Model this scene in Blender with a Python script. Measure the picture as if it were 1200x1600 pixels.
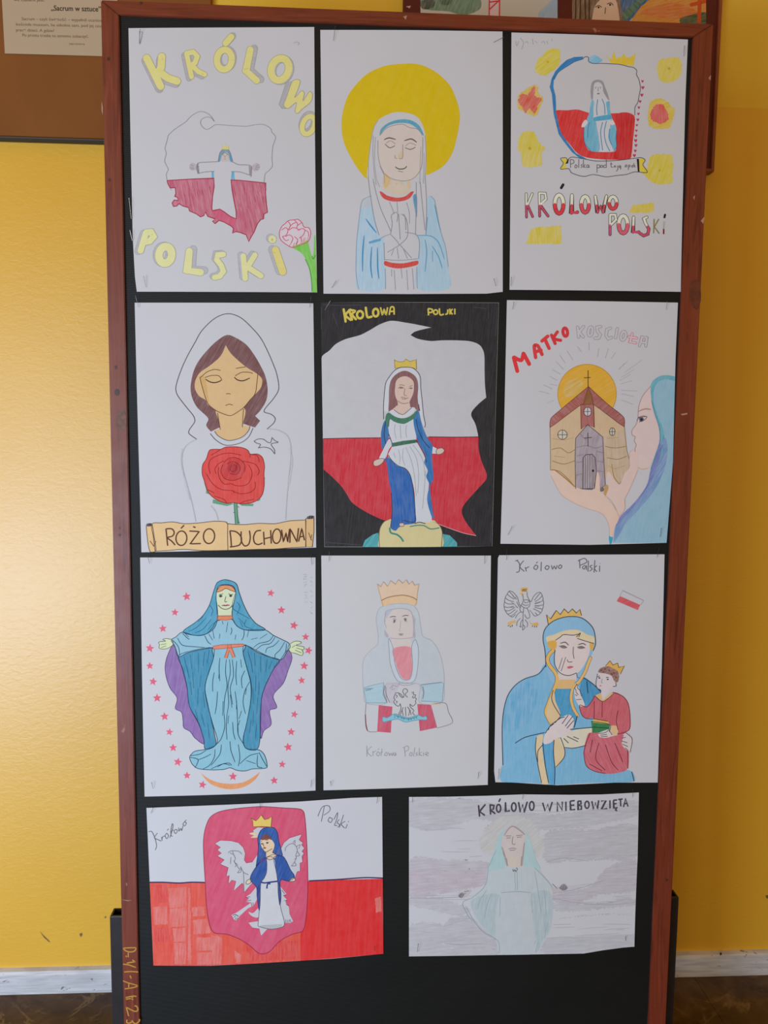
import bpy, bmesh, math, random
from mathutils import Vector, Matrix
for _o in list(bpy.data.objects): bpy.data.objects.remove(_o)
SC = bpy.context.scene
COL = SC.collection
Z0 = 1.235                       # floor level below the solved origin
# ------------------------------------------------------------------ camera
FPX = 1210.0
CAM = Vector((-0.0448, -1.3356, 0.0183 + Z0))
RM = ((0.9986261, -0.01047073, -0.05134459),
      (0.00558213, 0.99551432, -0.09444615),
      (0.0521032, 0.09402978, 0.99420504))
def _w(r): return Vector((r[0], r[2], -r[1]))
RIGHT, DOWN, FWD = _w(RM[0]), _w(RM[1]), _w(RM[2])
cd = bpy.data.cameras.new('camera'); cam = bpy.data.objects.new('camera', cd); COL.objects.link(cam)
m = Matrix((RIGHT, -DOWN, -FWD)).transposed().to_4x4(); m.translation = CAM
cam.matrix_world = m
cd.sensor_fit = 'VERTICAL'; cd.sensor_height = 36.0; cd.lens = 36.0 * FPX / 1600.0
cd.clip_start = 0.02
SC.camera = cam
# ------------------------------------------------------------------ light
SC.view_settings.view_transform = 'Standard'; SC.view_settings.look = 'None'
SC.view_settings.gamma = 1.0; SC.view_settings.use_curve_mapping = False
SC.view_settings.exposure = 0.19
W = bpy.data.worlds.new('room_air'); SC.world = W; W.use_nodes = True
W.node_tree.nodes['Background'].inputs[0].default_value = (1.0, 0.53, 0.16, 1)
W.node_tree.nodes['Background'].inputs[1].default_value = 0.31
def area(name, loc, target, sx, sy, power, color):
    l = bpy.data.lights.new(name, 'AREA'); l.shape = 'RECTANGLE'; l.size = sx; l.size_y = sy
    l.energy = power; l.color = color
    o = bpy.data.objects.new(name, l); COL.objects.link(o); o.location = loc
    o.rotation_euler = (Vector(target) - Vector(loc)).to_track_quat('-Z', 'Y').to_euler()
    return o
area('window_daylight_upper', (-1.82, -2.2, 1.48), (0.0, 0.1, 0.95), 0.9, 0.50, 9, (0.62, 0.78, 1.0))
area('window_daylight_lower', (-1.82, -2.2, 0.36), (0.0, 0.1, 0.60), 1.25, 0.85, 58, (0.52, 0.70, 1.0))
area('far_window_daylight', (-1.0, -3.6, 0.95), (0.1, 0.2, 0.9), 1.3, 1.4, 23, (0.94, 1.0, 0.93))
# ------------------------------------------------------------------ helpers
def at(u, v, y):
    """photo pixel -> point on the plane at depth y"""
    d = RIGHT * ((u - 600) / FPX) + DOWN * ((v - 800) / FPX) + FWD
    t = (y - CAM.y) / d.y
    return CAM + d * t
def lin1(c):
    c /= 255.0
    return c / 12.92 if c <= 0.04045 else ((c + 0.055) / 1.055) ** 2.4
def lin(c): return tuple(lin1(x) for x in c)
def tag(o, label=None, cat=None, group=None, kind=None):
    if label: o['label'] = label
    if cat: o['category'] = cat
    if group: o['group'] = group
    if kind: o['kind'] = kind
    return o
def empty(name, loc):
    o = bpy.data.objects.new(name, None); COL.objects.link(o); o.location = loc; o.empty_display_size = .05
    return o
def meshobj(name, bm, mats, parent=None, loc=(0, 0, 0), smooth=False):
    me = bpy.data.meshes.new(name); bm.to_mesh(me); bm.free()
    for mt in (mats if isinstance(mats, (list, tuple)) else [mats]): me.materials.append(mt)
    if smooth:
        for p in me.polygons: p.use_smooth = True
    o = bpy.data.objects.new(name, me); COL.objects.link(o); o.location = loc
    if parent: o.parent = parent
    return o
def box(bm, x0, x1, y0, y1, z0, z1, bev=0.0):
    r = bmesh.ops.create_cube(bm, size=1.0)
    vs = r['verts']
    for v in vs:
        v.co = Vector((x0 if v.co.x < 0 else x1, y0 if v.co.y < 0 else y1, z0 if v.co.z < 0 else z1))
    if bev:
        es = list({e for v in vs for e in v.link_edges})
        bmesh.ops.bevel(bm, geom=es, offset=bev, segments=2, affect='EDGES', profile=0.6)
    return bm
def prism(bm, pts, y0, y1):
    """pts (x,z) outline extruded from y0 (front) to y1"""
    f = [bm.verts.new((p[0], y0, p[1])) for p in pts]; b = [bm.verts.new((p[0], y1, p[1])) for p in pts]
    bm.faces.new(f); bm.faces.new(b[::-1]); n = len(pts)
    for i in range(n): bm.faces.new((f[i], b[i], b[(i + 1) % n], f[(i + 1) % n]))
    bmesh.ops.recalc_face_normals(bm, faces=bm.faces)
    return bm
# ------------------------------------------------------------------ node materials
def new_mat(name):
    mt = bpy.data.materials.new(name); mt.use_nodes = True
    nt = mt.node_tree; return mt, nt, nt.nodes['Principled BSDF']
def nd(nt, t, **kw):
    n = nt.nodes.new(t)
    for k, v in kw.items():
        if hasattr(n, k): setattr(n, k, v)
        else: n.inputs[k.replace('_', ' ')].default_value = v
    return n
def coords(nt, scale=(1, 1, 1), rot=(0, 0, 0), kind='Object'):
    tc = nt.nodes.new('ShaderNodeTexCoord'); mp = nt.nodes.new('ShaderNodeMapping')
    mp.inputs['Scale'].default_value = scale; mp.inputs['Rotation'].default_value = rot
    nt.links.new(tc.outputs[kind], mp.inputs[0]); return mp.outputs[0]
def noise(nt, vec, scale, detail=3, rough=.55, dist=0):
    n = nt.nodes.new('ShaderNodeTexNoise'); n.inputs['Scale'].default_value = scale
    n.inputs['Detail'].default_value = detail; n.inputs['Roughness'].default_value = rough
    n.inputs['Distortion'].default_value = dist
    nt.links.new(vec, n.inputs['Vector']); return n.outputs['Fac']
def ramp(nt, fac, stops):
    r = nt.nodes.new('ShaderNodeValToRGB'); e = r.color_ramp.elements
    while len(e) < len(stops): e.new(.5)
    for i, (p, c) in enumerate(stops):
        e[i].position = p; e[i].color = (c[0], c[1], c[2], 1) if not isinstance(c, (int, float)) else (c, c, c, 1)
    nt.links.new(fac, r.inputs[0]); return r.outputs[0]
def mix(nt, fac, a, b, mode='MIX'):
    n = nt.nodes.new('ShaderNodeMix'); n.data_type = 'RGBA'; n.blend_type = mode
    for s, v in ((0, fac), (6, a), (7, b)):
        if isinstance(v, (int, float)): n.inputs[s].default_value = v
        elif isinstance(v, tuple): n.inputs[s].default_value = (*v[:3], 1)
        else: nt.links.new(v, n.inputs[s])
    return n.outputs[2]
def bump(nt, bs, h, strength, dist):
    b = nt.nodes.new('ShaderNodeBump'); b.inputs['Strength'].default_value = strength; b.inputs['Distance'].default_value = dist
    nt.links.new(h, b.inputs['Height']); nt.links.new(b.outputs[0], bs.inputs['Normal'])
def plain(name, col, rough=.6, metal=0.0, var=0.0, vs=40):
    mt, nt, b = new_mat(name); b.inputs['Roughness'].default_value = rough; b.inputs['Metallic'].default_value = metal
    b.inputs['Base Color'].default_value = (*col, 1)
    if var:
        f = noise(nt, coords(nt), vs)
        c = ramp(nt, f, [(.3, tuple(x * (1 - var) for x in col)), (.7, tuple(min(1, x * (1 + var)) for x in col))])
        nt.links.new(c, b.inputs['Base Color'])
    return mt
PAPER = (0.68, 0.68, 0.68)
def paper_mat(name, col):
    mt, nt, b = new_mat(name); b.inputs['Roughness'].default_value = .75
    v = coords(nt)
    f = noise(nt, v, 9, 4)
    nt.links.new(ramp(nt, f, [(.3, tuple(x * .972 for x in col)), (.7, col)]), b.inputs['Base Color'])
    bump(nt, b, noise(nt, v, 900, 2), .06, .0004)
    b.inputs['Specular IOR Level'].default_value = .25
    return mt
_pig = {}
def pigment(col, white, kind='pencil', ang=70, pcol=PAPER, amt=None):
    """drawn colour: seen colour col on a paper seen as white; kind = marker / pencil / soft / line"""
    key = (tuple(col), tuple(white), kind, ang, amt)
    if key in _pig: return _pig[key]
    lw = lin(white); lc = lin(col)
    mx = max(lc[i] / lw[i] for i in range(3)); ex = 1.03 + .14 * max(0, min(1, (.9 - mx) / .4))
    alb = [max(.004, (lc[i] / lw[i]) ** ex * pcol[i]) for i in range(3)]
    k = min(1.0, .90 / max(alb)); alb = tuple(x * k for x in alb)
    mt, nt, b = new_mat('%s_%02x%02x%02x' % ((kind,) + tuple(int(c) for c in col)))
    b.inputs['Roughness'].default_value = .7 if kind != 'marker' else .55
    b.inputs['Specular IOR Level'].default_value = .25
    if kind == 'line':
        b.inputs['Base Color'].default_value = (*alb, 1)
    else:
        a = {'pencil': .34, 'marker': .12, 'soft': .15, 'wash': .45}[kind] if amt is None else amt
        t = math.radians(ang)
        v1 = coords(nt, (1, 1, 1), (0, t, 0)); 
        v = coords(nt, (900, 1, 60), (0, 0, 0))
        mp = nt.nodes.new('ShaderNodeMapping'); nt.links.new(v1, mp.inputs[0]); mp.inputs['Scale'].default_value = (26, 26, 360) if kind != 'marker' else (14, 14, 150)
        f1 = noise(nt, mp.outputs[0], 1.0, 3, .6, .15)
        f2 = noise(nt, v1, 60, 3, .6)
        streak = ramp(nt, f1, [(.36, 0.0), (.66, 1.0)])
        dark = tuple(x * (1 - a * .45) for x in alb)
        lite = tuple(min(.9, x + (p - x) * a) for x, p in zip(alb, pcol))
        c1 = mix(nt, streak, dark, lite)
        c2 = mix(nt, ramp(nt, f2, [(.35, 0.0), (.7, 1.0)]), tuple(x * .9 for x in alb), tuple(min(.9, x + (p - x) * a * .5) for x, p in zip(alb, pcol)))
        nt.links.new(mix(nt, .42, c1, c2), b.inputs['Base Color'])
    _pig[key] = mt
    return mt
# ------------------------------------------------------------------ 2-D drawing tools (photo pixels on a sheet)
def nums(s):
    if not isinstance(s, str): return [tuple(p) for p in s]
    a = [float(x) for x in s.replace(',', ' ').split()]
    return list(zip(a[0::2], a[1::2]))
def catmull(P, closed, n=5):
    """Catmull-Rom; a repeated point is a sharp corner"""
    Q = []; corner = []
    for p in P:
        if Q and abs(Q[-1][0] - p[0]) < 1e-6 and abs(Q[-1][1] - p[1]) < 1e-6: corner[-1] = True
        else: Q.append(p); corner.append(False)
    N = len(Q)
    if N < 3: return Q
    out = []
    segs = N if closed else N - 1
    for i in range(segs):
        p1, p2 = Q[i], Q[(i + 1) % N]
        p0 = Q[i - 1] if (closed or i > 0) else p1
        p3 = Q[(i + 2) % N] if (closed or i + 2 < N) else p2
        if corner[i]: p0 = p1
        if corner[(i + 1) % N]: p3 = p2
        L = math.hypot(p2[0] - p1[0], p2[1] - p1[1])
        def lim(ax, ay, bx, by):
            tx, ty = (bx - ax) * .5, (by - ay) * .5
            l = math.hypot(tx, ty)
            if l > L and l > 0: tx *= L / l; ty *= L / l
            return tx, ty
        m1 = lim(*p0, *p2); m2 = lim(*p1, *p3)
        k = max(1, min(n, int(L / 1.6) + 1))
        for j in range(k):
            t = j / k; t2 = t * t; t3 = t2 * t
            h = (2*t3 - 3*t2 + 1, t3 - 2*t2 + t, -2*t3 + 3*t2, t3 - t2)
            out.append((h[0]*p1[0] + h[1]*m1[0] + h[2]*p2[0] + h[3]*m2[0], h[0]*p1[1] + h[1]*m1[1] + h[2]*p2[1] + h[3]*m2[1]))
    if not closed: out.append(Q[-1])
    return out
LAYER = 0.00005
class Sheet:
    """one sheet of paper lying on the plane y=yp; everything drawn on it is a child part"""
    def __init__(self, name, label, cat, outline, yp, white=(190, 190, 195), pcol=PAPER, group=None, lift=.0022, curl=(0, 0, 0, 0), seed=1, thick=.0003, grid=.02):
        self.yp = yp; self.white = white; self.pcol = pcol; self.lift = lift; self.curl = curl; self.seed = seed; self.grid = grid
        pts = [at(u, v, yp) for u, v in outline]
        xs = [p.x for p in pts]; zs = [p.z for p in pts]
        self.c = Vector(((min(xs) + max(xs)) / 2, yp, (min(zs) + max(zs)) / 2))
        self.hw = (max(xs) - min(xs)) / 2; self.hh = (max(zs) - min(zs)) / 2
        self.root = empty(name, self.c); tag(self.root, label, cat, group)
        self.outline = outline; self.parts = {}; self.vx = (0, 0, 1.0); self.order = []
        self.P('paper').fill(outline, paper_mat(name + '_paper', pcol), L=0, s=0)
        self.thick = thick
    def h(self, x, z):
        fx = max(-1, min(1, x / self.hw)); fz = max(-1, min(1, z / self.hh))
        s = self.seed
        v = self.lift * (1 - fx * fx) * (.35 + .65 * ((1 - fz) / 2) ** 2)
        v += .0005 * math.sin(2.3 * fx + s) * math.sin(2.9 * fz + 1.7 * s) + .0005
        tl, tr, br, bl = self.curl
        for k, (cx, cz) in zip((tl, tr, br, bl), ((-1, 1), (1, 1), (1, -1), (-1, -1))):
            if k:
                d = (1 + fx * cx) / 2 * (1 + fz * cz) / 2
                v += k * max(0, d - .45) ** 2 * 3.3
        return v
    def view(self, ox, oy, s=4.0): self.vx = (ox, oy, s); return self
    def P(self, name, parent=None):
        key = name
        if key not in self.parts:
            self.parts[key] = Part(self, name, parent); self.order.append(key)
        return self.parts[key]
    def N(self, name, parent=None):
        """a new part even if one of that name exists"""
        key = '%s#%d' % (name, len(self.order)); self.parts[key] = Part(self, name, parent); self.order.append(key)
        return self.parts[key]
    def build(self):
        objs = {}
        for k in self.order:
            p = self.parts[k]
            o = p.build(objs.get(p.parent, self.root))
            if o is None: continue
            objs[k] = o
            if k == 'paper':
                md = o.modifiers.new('thickness', 'SOLIDIFY'); md.thickness = self.thick; md.offset = -1
        # pieces of a drawn thing hang under it (sub-parts)
        byname = {}
        for k, o in objs.items(): byname.setdefault(k.split('#')[0], []).append(o)
        def mid(o): return sum((v.co for v in o.data.vertices), Vector()) / len(o.data.vertices)
        for ch, pa in NEST.items():
            if ch in byname and pa in byname:
                for o in byname[ch]:
                    c = mid(o); o.parent = min(byname[pa], key=lambda q: (mid(q) - c).length)
        return self.root
NEST = {'rose_stem': 'rose', 'rose_leaf': 'rose', 'scroll_lettering': 'scroll', 'sun_rays': 'sun', 'church_roof': 'church', 'gable_panel': 'church', 'round_window': 'church', 'top_cross': 'church', 'church_tower': 'church', 'orange_hairband': 'face', 'orange_collar': 'torso_and_sleeves', 'orange_belt': 'torso_and_sleeves', 'green_book': 'child', 'gold_trim': 'robe', 'red_flower_heart': 'yellow_flower', 'flower_centre': 'yellow_flower', 'green_collar': 'robe', 'teal_wave': 'globe', 'mother_crown': 'mother_face', 'woman_dress': 'woman_cloak', 'woman_face': 'woman_cloak', 'red_bodice': 'robe', 'shoulder_shading': 'shoulder', 'eagle': 'shield', 'hand_shading': 'hand', 'hair_shade': 'hair'}
def inside(p, poly):
    c = False; n = len(poly)
    for i in range(n):
        (x1, y1), (x2, y2) = poly[i], poly[(i + 1) % n]
        if (y1 > p[1]) != (y2 > p[1]) and p[0] < (x2 - x1) * (p[1] - y1) / (y2 - y1) + x1: c = not c
    return c
def clampto(p, poly):
    """keep a drawn point on its sheet"""
    if inside(p, poly): return p
    best = None; n = len(poly)
    for i in range(n):
        (x1, y1), (x2, y2) = poly[i], poly[(i + 1) % n]
        dx, dy = x2 - x1, y2 - y1
        t = max(0, min(1, ((p[0] - x1) * dx + (p[1] - y1) * dy) / (dx * dx + dy * dy)))
        q = (x1 + t * dx, y1 + t * dy); d = (q[0] - p[0]) ** 2 + (q[1] - p[1]) ** 2
        if best is None or d < best[0]: best = (d, q)
    return best[1]
class Part:
    def __init__(self, sh, name, parent): self.sh = sh; self.name = name; self.parent = parent; self.items = []
    def px(self, s):
        ox, oy, k = self.sh.vx
        return [(ox + a / k, oy + b / k) for a, b in nums(s)]
    def mat(self, col, kind, ang, amt=None):
        return pigment(col, self.sh.white, kind, ang, self.sh.pcol, amt) if not isinstance(col, bpy.types.Material) else col
    def fill(self, pts, col, L=2, s=1, kind='pencil', ang=70, holes=(), amt=None, rough=0):
        ident = self.sh.parts == {} or (self.name == 'paper')
        P = [tuple(p) for p in pts] if ident else self.px(pts)
        if s: P = catmull(P, True, 9 if rough else 5)
        if rough:                      # crayon edge
            rg = random.Random(len(P) * 7 + int(P[0][0])); Q = []
            for i, p in enumerate(P):
                q = P[(i + 1) % len(P)]; n = max(1, int(math.hypot(q[0] - p[0], q[1] - p[1]) / 1.3))
                for j in range(n): Q.append((p[0] + (q[0] - p[0]) * j / n + rg.uniform(-rough, rough), p[1] + (q[1] - p[1]) * j / n + rg.uniform(-rough, rough)))
            P = Q
        H = [catmull(self.px(h), True) if s else self.px(h) for h in holes]
        self.items.append(('f', P, H, self.mat(col, kind, ang, amt), L)); return self
    def line(self, pts, w=.9, col=(60, 60, 65), L=9, s=1, closed=False, taper=0, kind='line', ang=0):
        """w in photo pixels"""
        P = self.px(pts)
        if s: P = catmull(P, closed)
        if closed: P = P + [P[0]]
        self.items.append(('l', P, w, self.mat(col, kind, ang), L, taper)); return self
    def lines(self, strokes, w=.9, col=(60, 60, 65), L=9, s=1, taper=0, kind='line'):
        for st in strokes.split('|'): self.line(st, w, col, L, s, False, taper, kind)
        return self
    def outline(self, pts, col, w=.9, lc=(60, 60, 65), L=2, LL=9, s=1, kind='pencil', ang=70, amt=None):
        self.fill(pts, col, L, s, kind, ang, amt=amt); self.line(pts, w, lc, LL, s, True); return self
    def dot(self, x, y, r, col, L=8, ry=None, kind='line'):
        k = self.sh.vx[2]
        P = [(x + r * k * math.cos(a * math.pi / 6), y + (ry or r) * k * math.sin(a * math.pi / 6)) for a in range(12)]
        return self.fill(P, col, L, 0, kind)
    def build(self, parent):
        sh = self.sh; mats = []; groups = {}
        def mi(m):
            if m not in mats: mats.append(m)
            return mats.index(m)
        bm = bmesh.new()
        for ii, it in enumerate(self.items):
            L = it[4]; idx = mi(it[3]); off = L * LAYER + (ii % 16) * 2.6e-6
            def V(p): 
                if self.name != 'paper': p = clampto(p, sh.outline)
                q = at(p[0], p[1], sh.yp) - sh.c
                return bm.verts.new((q.x, -off, q.z))
            if it[0] == 'f':
                es = []
                for loop in [it[1]] + it[2]:
                    vs = []
                    for p in loop:
                        if vs and math.hypot(p[0] - lp[0], p[1] - lp[1]) < .05: continue
                        vs.append(V(p)); lp = p
                    n = len(vs)
                    for i in range(n): es.append(bm.edges.new((vs[i], vs[(i + 1) % n])))
                r = bmesh.ops.triangle_fill(bm, use_beauty=True, use_dissolve=False, edges=es)
                for g in r['geom']:
                    if isinstance(g, bmesh.types.BMFace): g.material_index = idx
            else:
                P = [it[1][0]]
                for p in it[1][1:]:
                    if math.hypot(p[0] - P[-1][0], p[1] - P[-1][1]) > .12: P.append(p)
                if len(P) < 2: continue
                w = it[2] / 2; n = len(P); prev = None
                ends = []
                for i in range(n):
                    a = P[max(0, i - 1)]; b = P[min(n - 1, i + 1)]
                    dx, dy = b[0] - a[0], b[1] - a[1]; l = math.hypot(dx, dy) or 1
                    if l < 1e-6: dx, dy, l = 1, 0, 1
                    k = 1.0
                    if it[5]: k = 1 - it[5] * abs(2 * i / (n - 1) - 1) ** 2
                    if 0 < i < n - 1:      # mitre
                        c = P[i]; d1 = (c[0]-a[0], c[1]-a[1]); d2 = (b[0]-c[0], b[1]-c[1])
                        l1 = math.hypot(*d1) or 1; l2 = math.hypot(*d2) or 1
                        cs = (d1[0]*d2[0] + d1[1]*d2[1]) / l1 / l2
                        k *= min(1.5, 1 / max(.5, math.sqrt(max(0, (1 + cs) / 2))))
                    nx, ny = -dy / l * w * k, dx / l * w * k
                    cur = (V((P[i][0] + nx, P[i][1] + ny)), V((P[i][0] - nx, P[i][1] - ny)))
                    if prev:
                        try:
                            f = bm.faces.new((prev[0], cur[0], cur[1], prev[1])); f.material_index = idx
                        except ValueError: pass
                    prev = cur
                if w > 1.2:               # round caps and joints for thick strokes
                    for i in range(n):
                        c = P[i]
                        if 0 < i < n - 1:
                            a = P[i - 1]; b = P[i + 1]; d1 = (c[0]-a[0], c[1]-a[1]); d2 = (b[0]-c[0], b[1]-c[1])
                            if (d1[0]*d2[0] + d1[1]*d2[1]) > .8 * math.hypot(*d1) * math.hypot(*d2): continue
                        elif math.hypot(P[0][0] - P[-1][0], P[0][1] - P[-1][1]) < .5: continue
                        ring = [V((c[0] + w * math.cos(t * math.pi / 5), c[1] + w * math.sin(t * math.pi / 5))) for t in range(10)]
                        for v in ring: v.co.y -= 1.2e-6
                        f = bm.faces.new(ring); f.material_index = idx
        if not bm.faces: bm.free(); return None
        # cut along a grid so that the drawing follows the sheet's waves
        g = sh.grid
        xs = [v.co.x for v in bm.verts]; zs = [v.co.z for v in bm.verts]
        for ax, lo, hi in ((0, min(xs), max(xs)), (2, min(zs), max(zs))):
            k = math.ceil(lo / g)
            while k * g < hi:
                co = [0, 0, 0]; co[ax] = k * g; no = [0, 0, 0]; no[ax] = 1
                bmesh.ops.bisect_plane(bm, geom=bm.verts[:] + bm.edges[:] + bm.faces[:], dist=1e-7, plane_co=co, plane_no=no)
                k += 1
        for e in [e for e in bm.edges if not e.link_faces]: bm.edges.remove(e)
        bm.normal_update()
        for f in bm.faces:
            if f.normal.y > 0: f.normal_flip()
        for v in bm.verts: v.co.y -= sh.h(v.co.x, v.co.z)
        return meshobj(self.name, bm, mats, parent)
# ------------------------------------------------------------------ room shell
WY = 0.35
DADO = 1.965
def wall_material():
    mt, nt, b = new_mat('yellow_wall_paint')
    v = coords(nt)
    sep = nt.nodes.new('ShaderNodeSeparateXYZ'); nt.links.new(v, sep.inputs[0])
    st = nt.nodes.new('ShaderNodeMath'); st.operation = 'GREATER_THAN'; st.inputs[1].default_value = DADO
    nt.links.new(sep.outputs[2], st.inputs[0])
    n1 = noise(nt, v, 3, 4)
    dado = ramp(nt, n1, [(.3, (0.86, 0.47, 0.03)), (.7, (0.89, 0.50, 0.035))])
    up = ramp(nt, n1, [(.3, (0.90, 0.58, 0.05)), (.7, (0.92, 0.60, 0.06))])
    nt.links.new(mix(nt, st.outputs[0], dado, up), b.inputs['Base Color'])
    rr = nt.nodes.new('ShaderNodeMapRange'); nt.links.new(st.outputs[0], rr.inputs[0]); rr.inputs[3].default_value = .36; rr.inputs[4].default_value = .85
    nt.links.new(rr.outputs[0], b.inputs['Roughness'])
    b.inputs['Specular IOR Level'].default_value = .5
    w = coords(nt, (1.0, 1, 1.9))
    n2 = noise(nt, w, 60, 3, .55, .8); n3 = noise(nt, v, 9, 2)
    h = mix(nt, .3, n2, n3)
    bump(nt, b, h, .24, .004)
    cw = nt.nodes.new('ShaderNodeMapRange'); nt.links.new(st.outputs[0], cw.inputs[0]); cw.inputs[3].default_value = .7; cw.inputs[4].default_value = 0
    nt.links.new(cw.outputs[0], b.inputs['Coat Weight']); b.inputs['Coat Roughness'].default_value = .42
    return mt
def floor_material():
    mt, nt, b = new_mat('brown_marble_tile')
    v = coords(nt, kind='Object')
    geo = nt.nodes.new('ShaderNodeNewGeometry')
    p = geo.outputs['Position']
    n1 = noise(nt, p, 9, 7, .62, 1.2)
    base = ramp(nt, n1, [(.3, (0.030, 0.014, 0.004)), (.52, (0.085, 0.046, 0.013)), (.72, (0.16, 0.098, 0.032))])
    n2 = noise(nt, p, 6.5, 6, .6, 1.6); n3 = noise(nt, p, 14, 3)
    vein = ramp(nt, n2, [(.44, 0.0), (.5, .8), (.53, 0.0)])
    vm = mix(nt, 1.0, vein, ramp(nt, n3, [(.45, 0.0), (.62, 1.0)]), 'MULTIPLY')
    nt.links.new(mix(nt, vm, base, (0.24, 0.165, 0.075)), b.inputs['Base Color'])
    b.inputs['Roughness'].default_value = .38; b.inputs['Specular IOR Level'].default_value = .3
    return mt
M_WALL = wall_material(); M_FLOOR = floor_material()
wall = meshobj('wall_back', box(bmesh.new(), -3.2, 3.4, WY, WY + .12, -.01, 3.2), M_WALL); tag(wall, kind='structure')
fl = meshobj('floor', box(bmesh.new(), -3.2, 3.4, -4.5, WY + .12, -.06, -.012), plain('floor_screed', (.05, .03, .015), .9)); tag(fl, kind='structure')
tile_bm = box(bmesh.new(), 0, .3992, 0, .3992, -.012, 0, .0004)
tile0 = None
for i in range(-4, 5):
    for j in range(5):
        x = i * .4 - .415; y = WY - .4 - j * .4
        if tile0 is None:
            tile0 = meshobj('floor_tile', tile_bm, M_FLOOR, fl); o = tile0
        else:
            o = tile0.copy(); COL.objects.link(o); o.parent = fl
        o.location = (x, y, 0)
def base_material():
    mt, nt, b = new_mat('grey_baseboard_paint')
    v = coords(nt, (1, 1, 1)); vs = coords(nt, (3, 3, 40))
    n1 = noise(nt, vs, 4, 4)
    c = ramp(nt, n1, [(.35, (0.50, 0.50, 0.50)), (.6, (0.68, 0.68, 0.68)), (.75, (0.74, 0.74, 0.73))])
    n2 = noise(nt, coords(nt, (1, 1, 2.2)), 46, 4, .6, .8)
    c = mix(nt, ramp(nt, n2, [(.66, 0.0), (.70, .8)]), c, (0.07, 0.065, 0.06))
    nt.links.new(c, b.inputs['Base Color']); b.inputs['Roughness'].default_value = .45
    return mt
bb = bmesh.new(); 
prof = [(0, 0), (.014, 0), (.014, .045), (.010, .052), (0, .055)]
fa = [bb.verts.new((-3.2, WY - a, z)) for a, z in prof]; fb = [bb.verts.new((3.4, WY - a, z)) for a, z in prof]
bb.faces.new(fa); bb.faces.new(fb[::-1])
for i in range(5): bb.faces.new((fa[i], fb[i], fb[(i + 1) % 5], fa[(i + 1) % 5]))
bmesh.ops.recalc_face_normals(bb, faces=bb.faces)
tag(meshobj('baseboard_back', bb, base_material()), kind='structure')
# scuffs on the paint
def wall_mark(pts, col, parent=wall, y=WY):
    bm = bmesh.new()
    bm.faces.new([bm.verts.new(at(u, v, y) + Vector((0, -.0006, 0))) for u, v in pts])
    bmesh.ops.recalc_face_normals(bm, faces=bm.faces)
    meshobj('scuff_mark', bm, plain('scuff', col, .7), parent)
wall_mark([(62, 1455), (70, 1463), (78, 1471), (77, 1472), (69, 1465)], (.22, .13, .06))
wall_mark([(124, 1459), (128, 1457), (129, 1461), (126, 1464)], (.22, .13, .06))
wall_mark([(163, 1432), (166, 1431), (166, 1434), (164, 1435)], (.3, .19, .08))
wall_mark([(1196, 1399), (1200, 1398), (1200, 1404), (1197, 1403)], (.2, .11, .03))
wall_mark([(1124, 1489), (1127, 1488), (1128, 1491), (1125, 1493)], (.03, .03, .03), y=WY - .0142)
# ------------------------------------------------------------------ brown noticeboard with the typed notice
YN = WY - .016
a = at(0, 213, YN); zb = a.z
root = empty('noticeboard', (-1.0, WY, zb)); tag(root, 'brown noticeboard with dark bottom edge holding the typed notice', 'noticeboard')
def rel(bm, o): 
    bmesh.ops.translate(bm, verts=bm.verts, vec=-o.location); return bm
xr = at(330, 60, YN).x
bm = box(bmesh.new(), -1.6, xr, YN, WY - .002, zb, zb + .75, .001)
mt, nt, b = new_mat('brown_board_felt'); v = coords(nt)
n = noise(nt, coords(nt, (1.2, 1, .9), (0, .75, 0)), 6, 4)
nt.links.new(ramp(nt, n, [(.3, (0.2380, 0.0782, 0.0085)), (.7, (0.2805, 0.0952, 0.0119))]), b.inputs['Base Color']); b.inputs['Roughness'].default_value = .85
bump(nt, b, noise(nt, v, 400, 2), .15, .001)
meshobj('felt_panel', rel(bm, root), mt, root)
M_DARK = plain('dark_edge_strip', (.018, .011, .007), .6)
bm = box(bmesh.new(), -1.6, xr + .004, YN - .004, WY - .002, zb - .006, zb, .001); e1 = meshobj('bottom_edge', rel(bm, root), M_DARK, root)
bm = box(bmesh.new(), -1.6, xr + .004, YN - .007, YN - .004, zb - .0045, zb - .0025, .0004); meshobj('edge_bead', rel(bm, root), plain('edge_bead_metal', (.09, .075, .055), .55), e1)
S = Sheet('notice_sheet', 'cream typed notice pinned to the brown noticeboard', 'notice', [(-40, -160), (172, -160), (190, 89.5), (160, 88), (8, 84), (3, -2)], YN - .001, white=(190, 158, 112), pcol=(.56, .43, .27), lift=.001)
NOTICE = S
def typed(S, part, text, u, v, height, width, col, bold=0.0):
    """typed line whose left end is at pixel (u,v), cap height in pixels, total width in pixels"""
    cu = bpy.data.curves.new('t', 'FONT'); cu.body = text; cu.size = 1; cu.offset = bold
    o = bpy.data.objects.new('t', cu); COL.objects.link(o)
    bpy.context.view_layer.update()
    dg = bpy.context.evaluated_depsgraph_get(); me = bpy.data.meshes.new_from_object(o.evaluated_get(dg))
    bpy.data.objects.remove(o)
    p0 = at(u, v, S.yp); p1 = at(u + width, v + width * .02, S.yp); ph = at(u, v - height, S.yp)
    w = max(q.co.x for q in me.vertices); sx = (p1 - p0).length / w; sz = (ph - p0).length / .70
    ax = (p1 - p0).normalized()
    bm = bmesh.new(); bm.from_mesh(me)
    for q in bm.verts:
        c = p0 + ax * (q.co.x * sx) + Vector((0, 0, 1)) * (q.co.y * sz) - S.c
        q.co = Vector((c.x, -S.h(c.x, c.z) - .0003, c.z))
    bm.normal_update()
    for f in bm.faces:
        if f.normal.y > 0: f.normal_flip()
    bpy.data.meshes.remove(me)
    return meshobj(part, bm, pigment(col, S.white, 'line', 0, S.pcol), S.root)
S.build()
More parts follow.
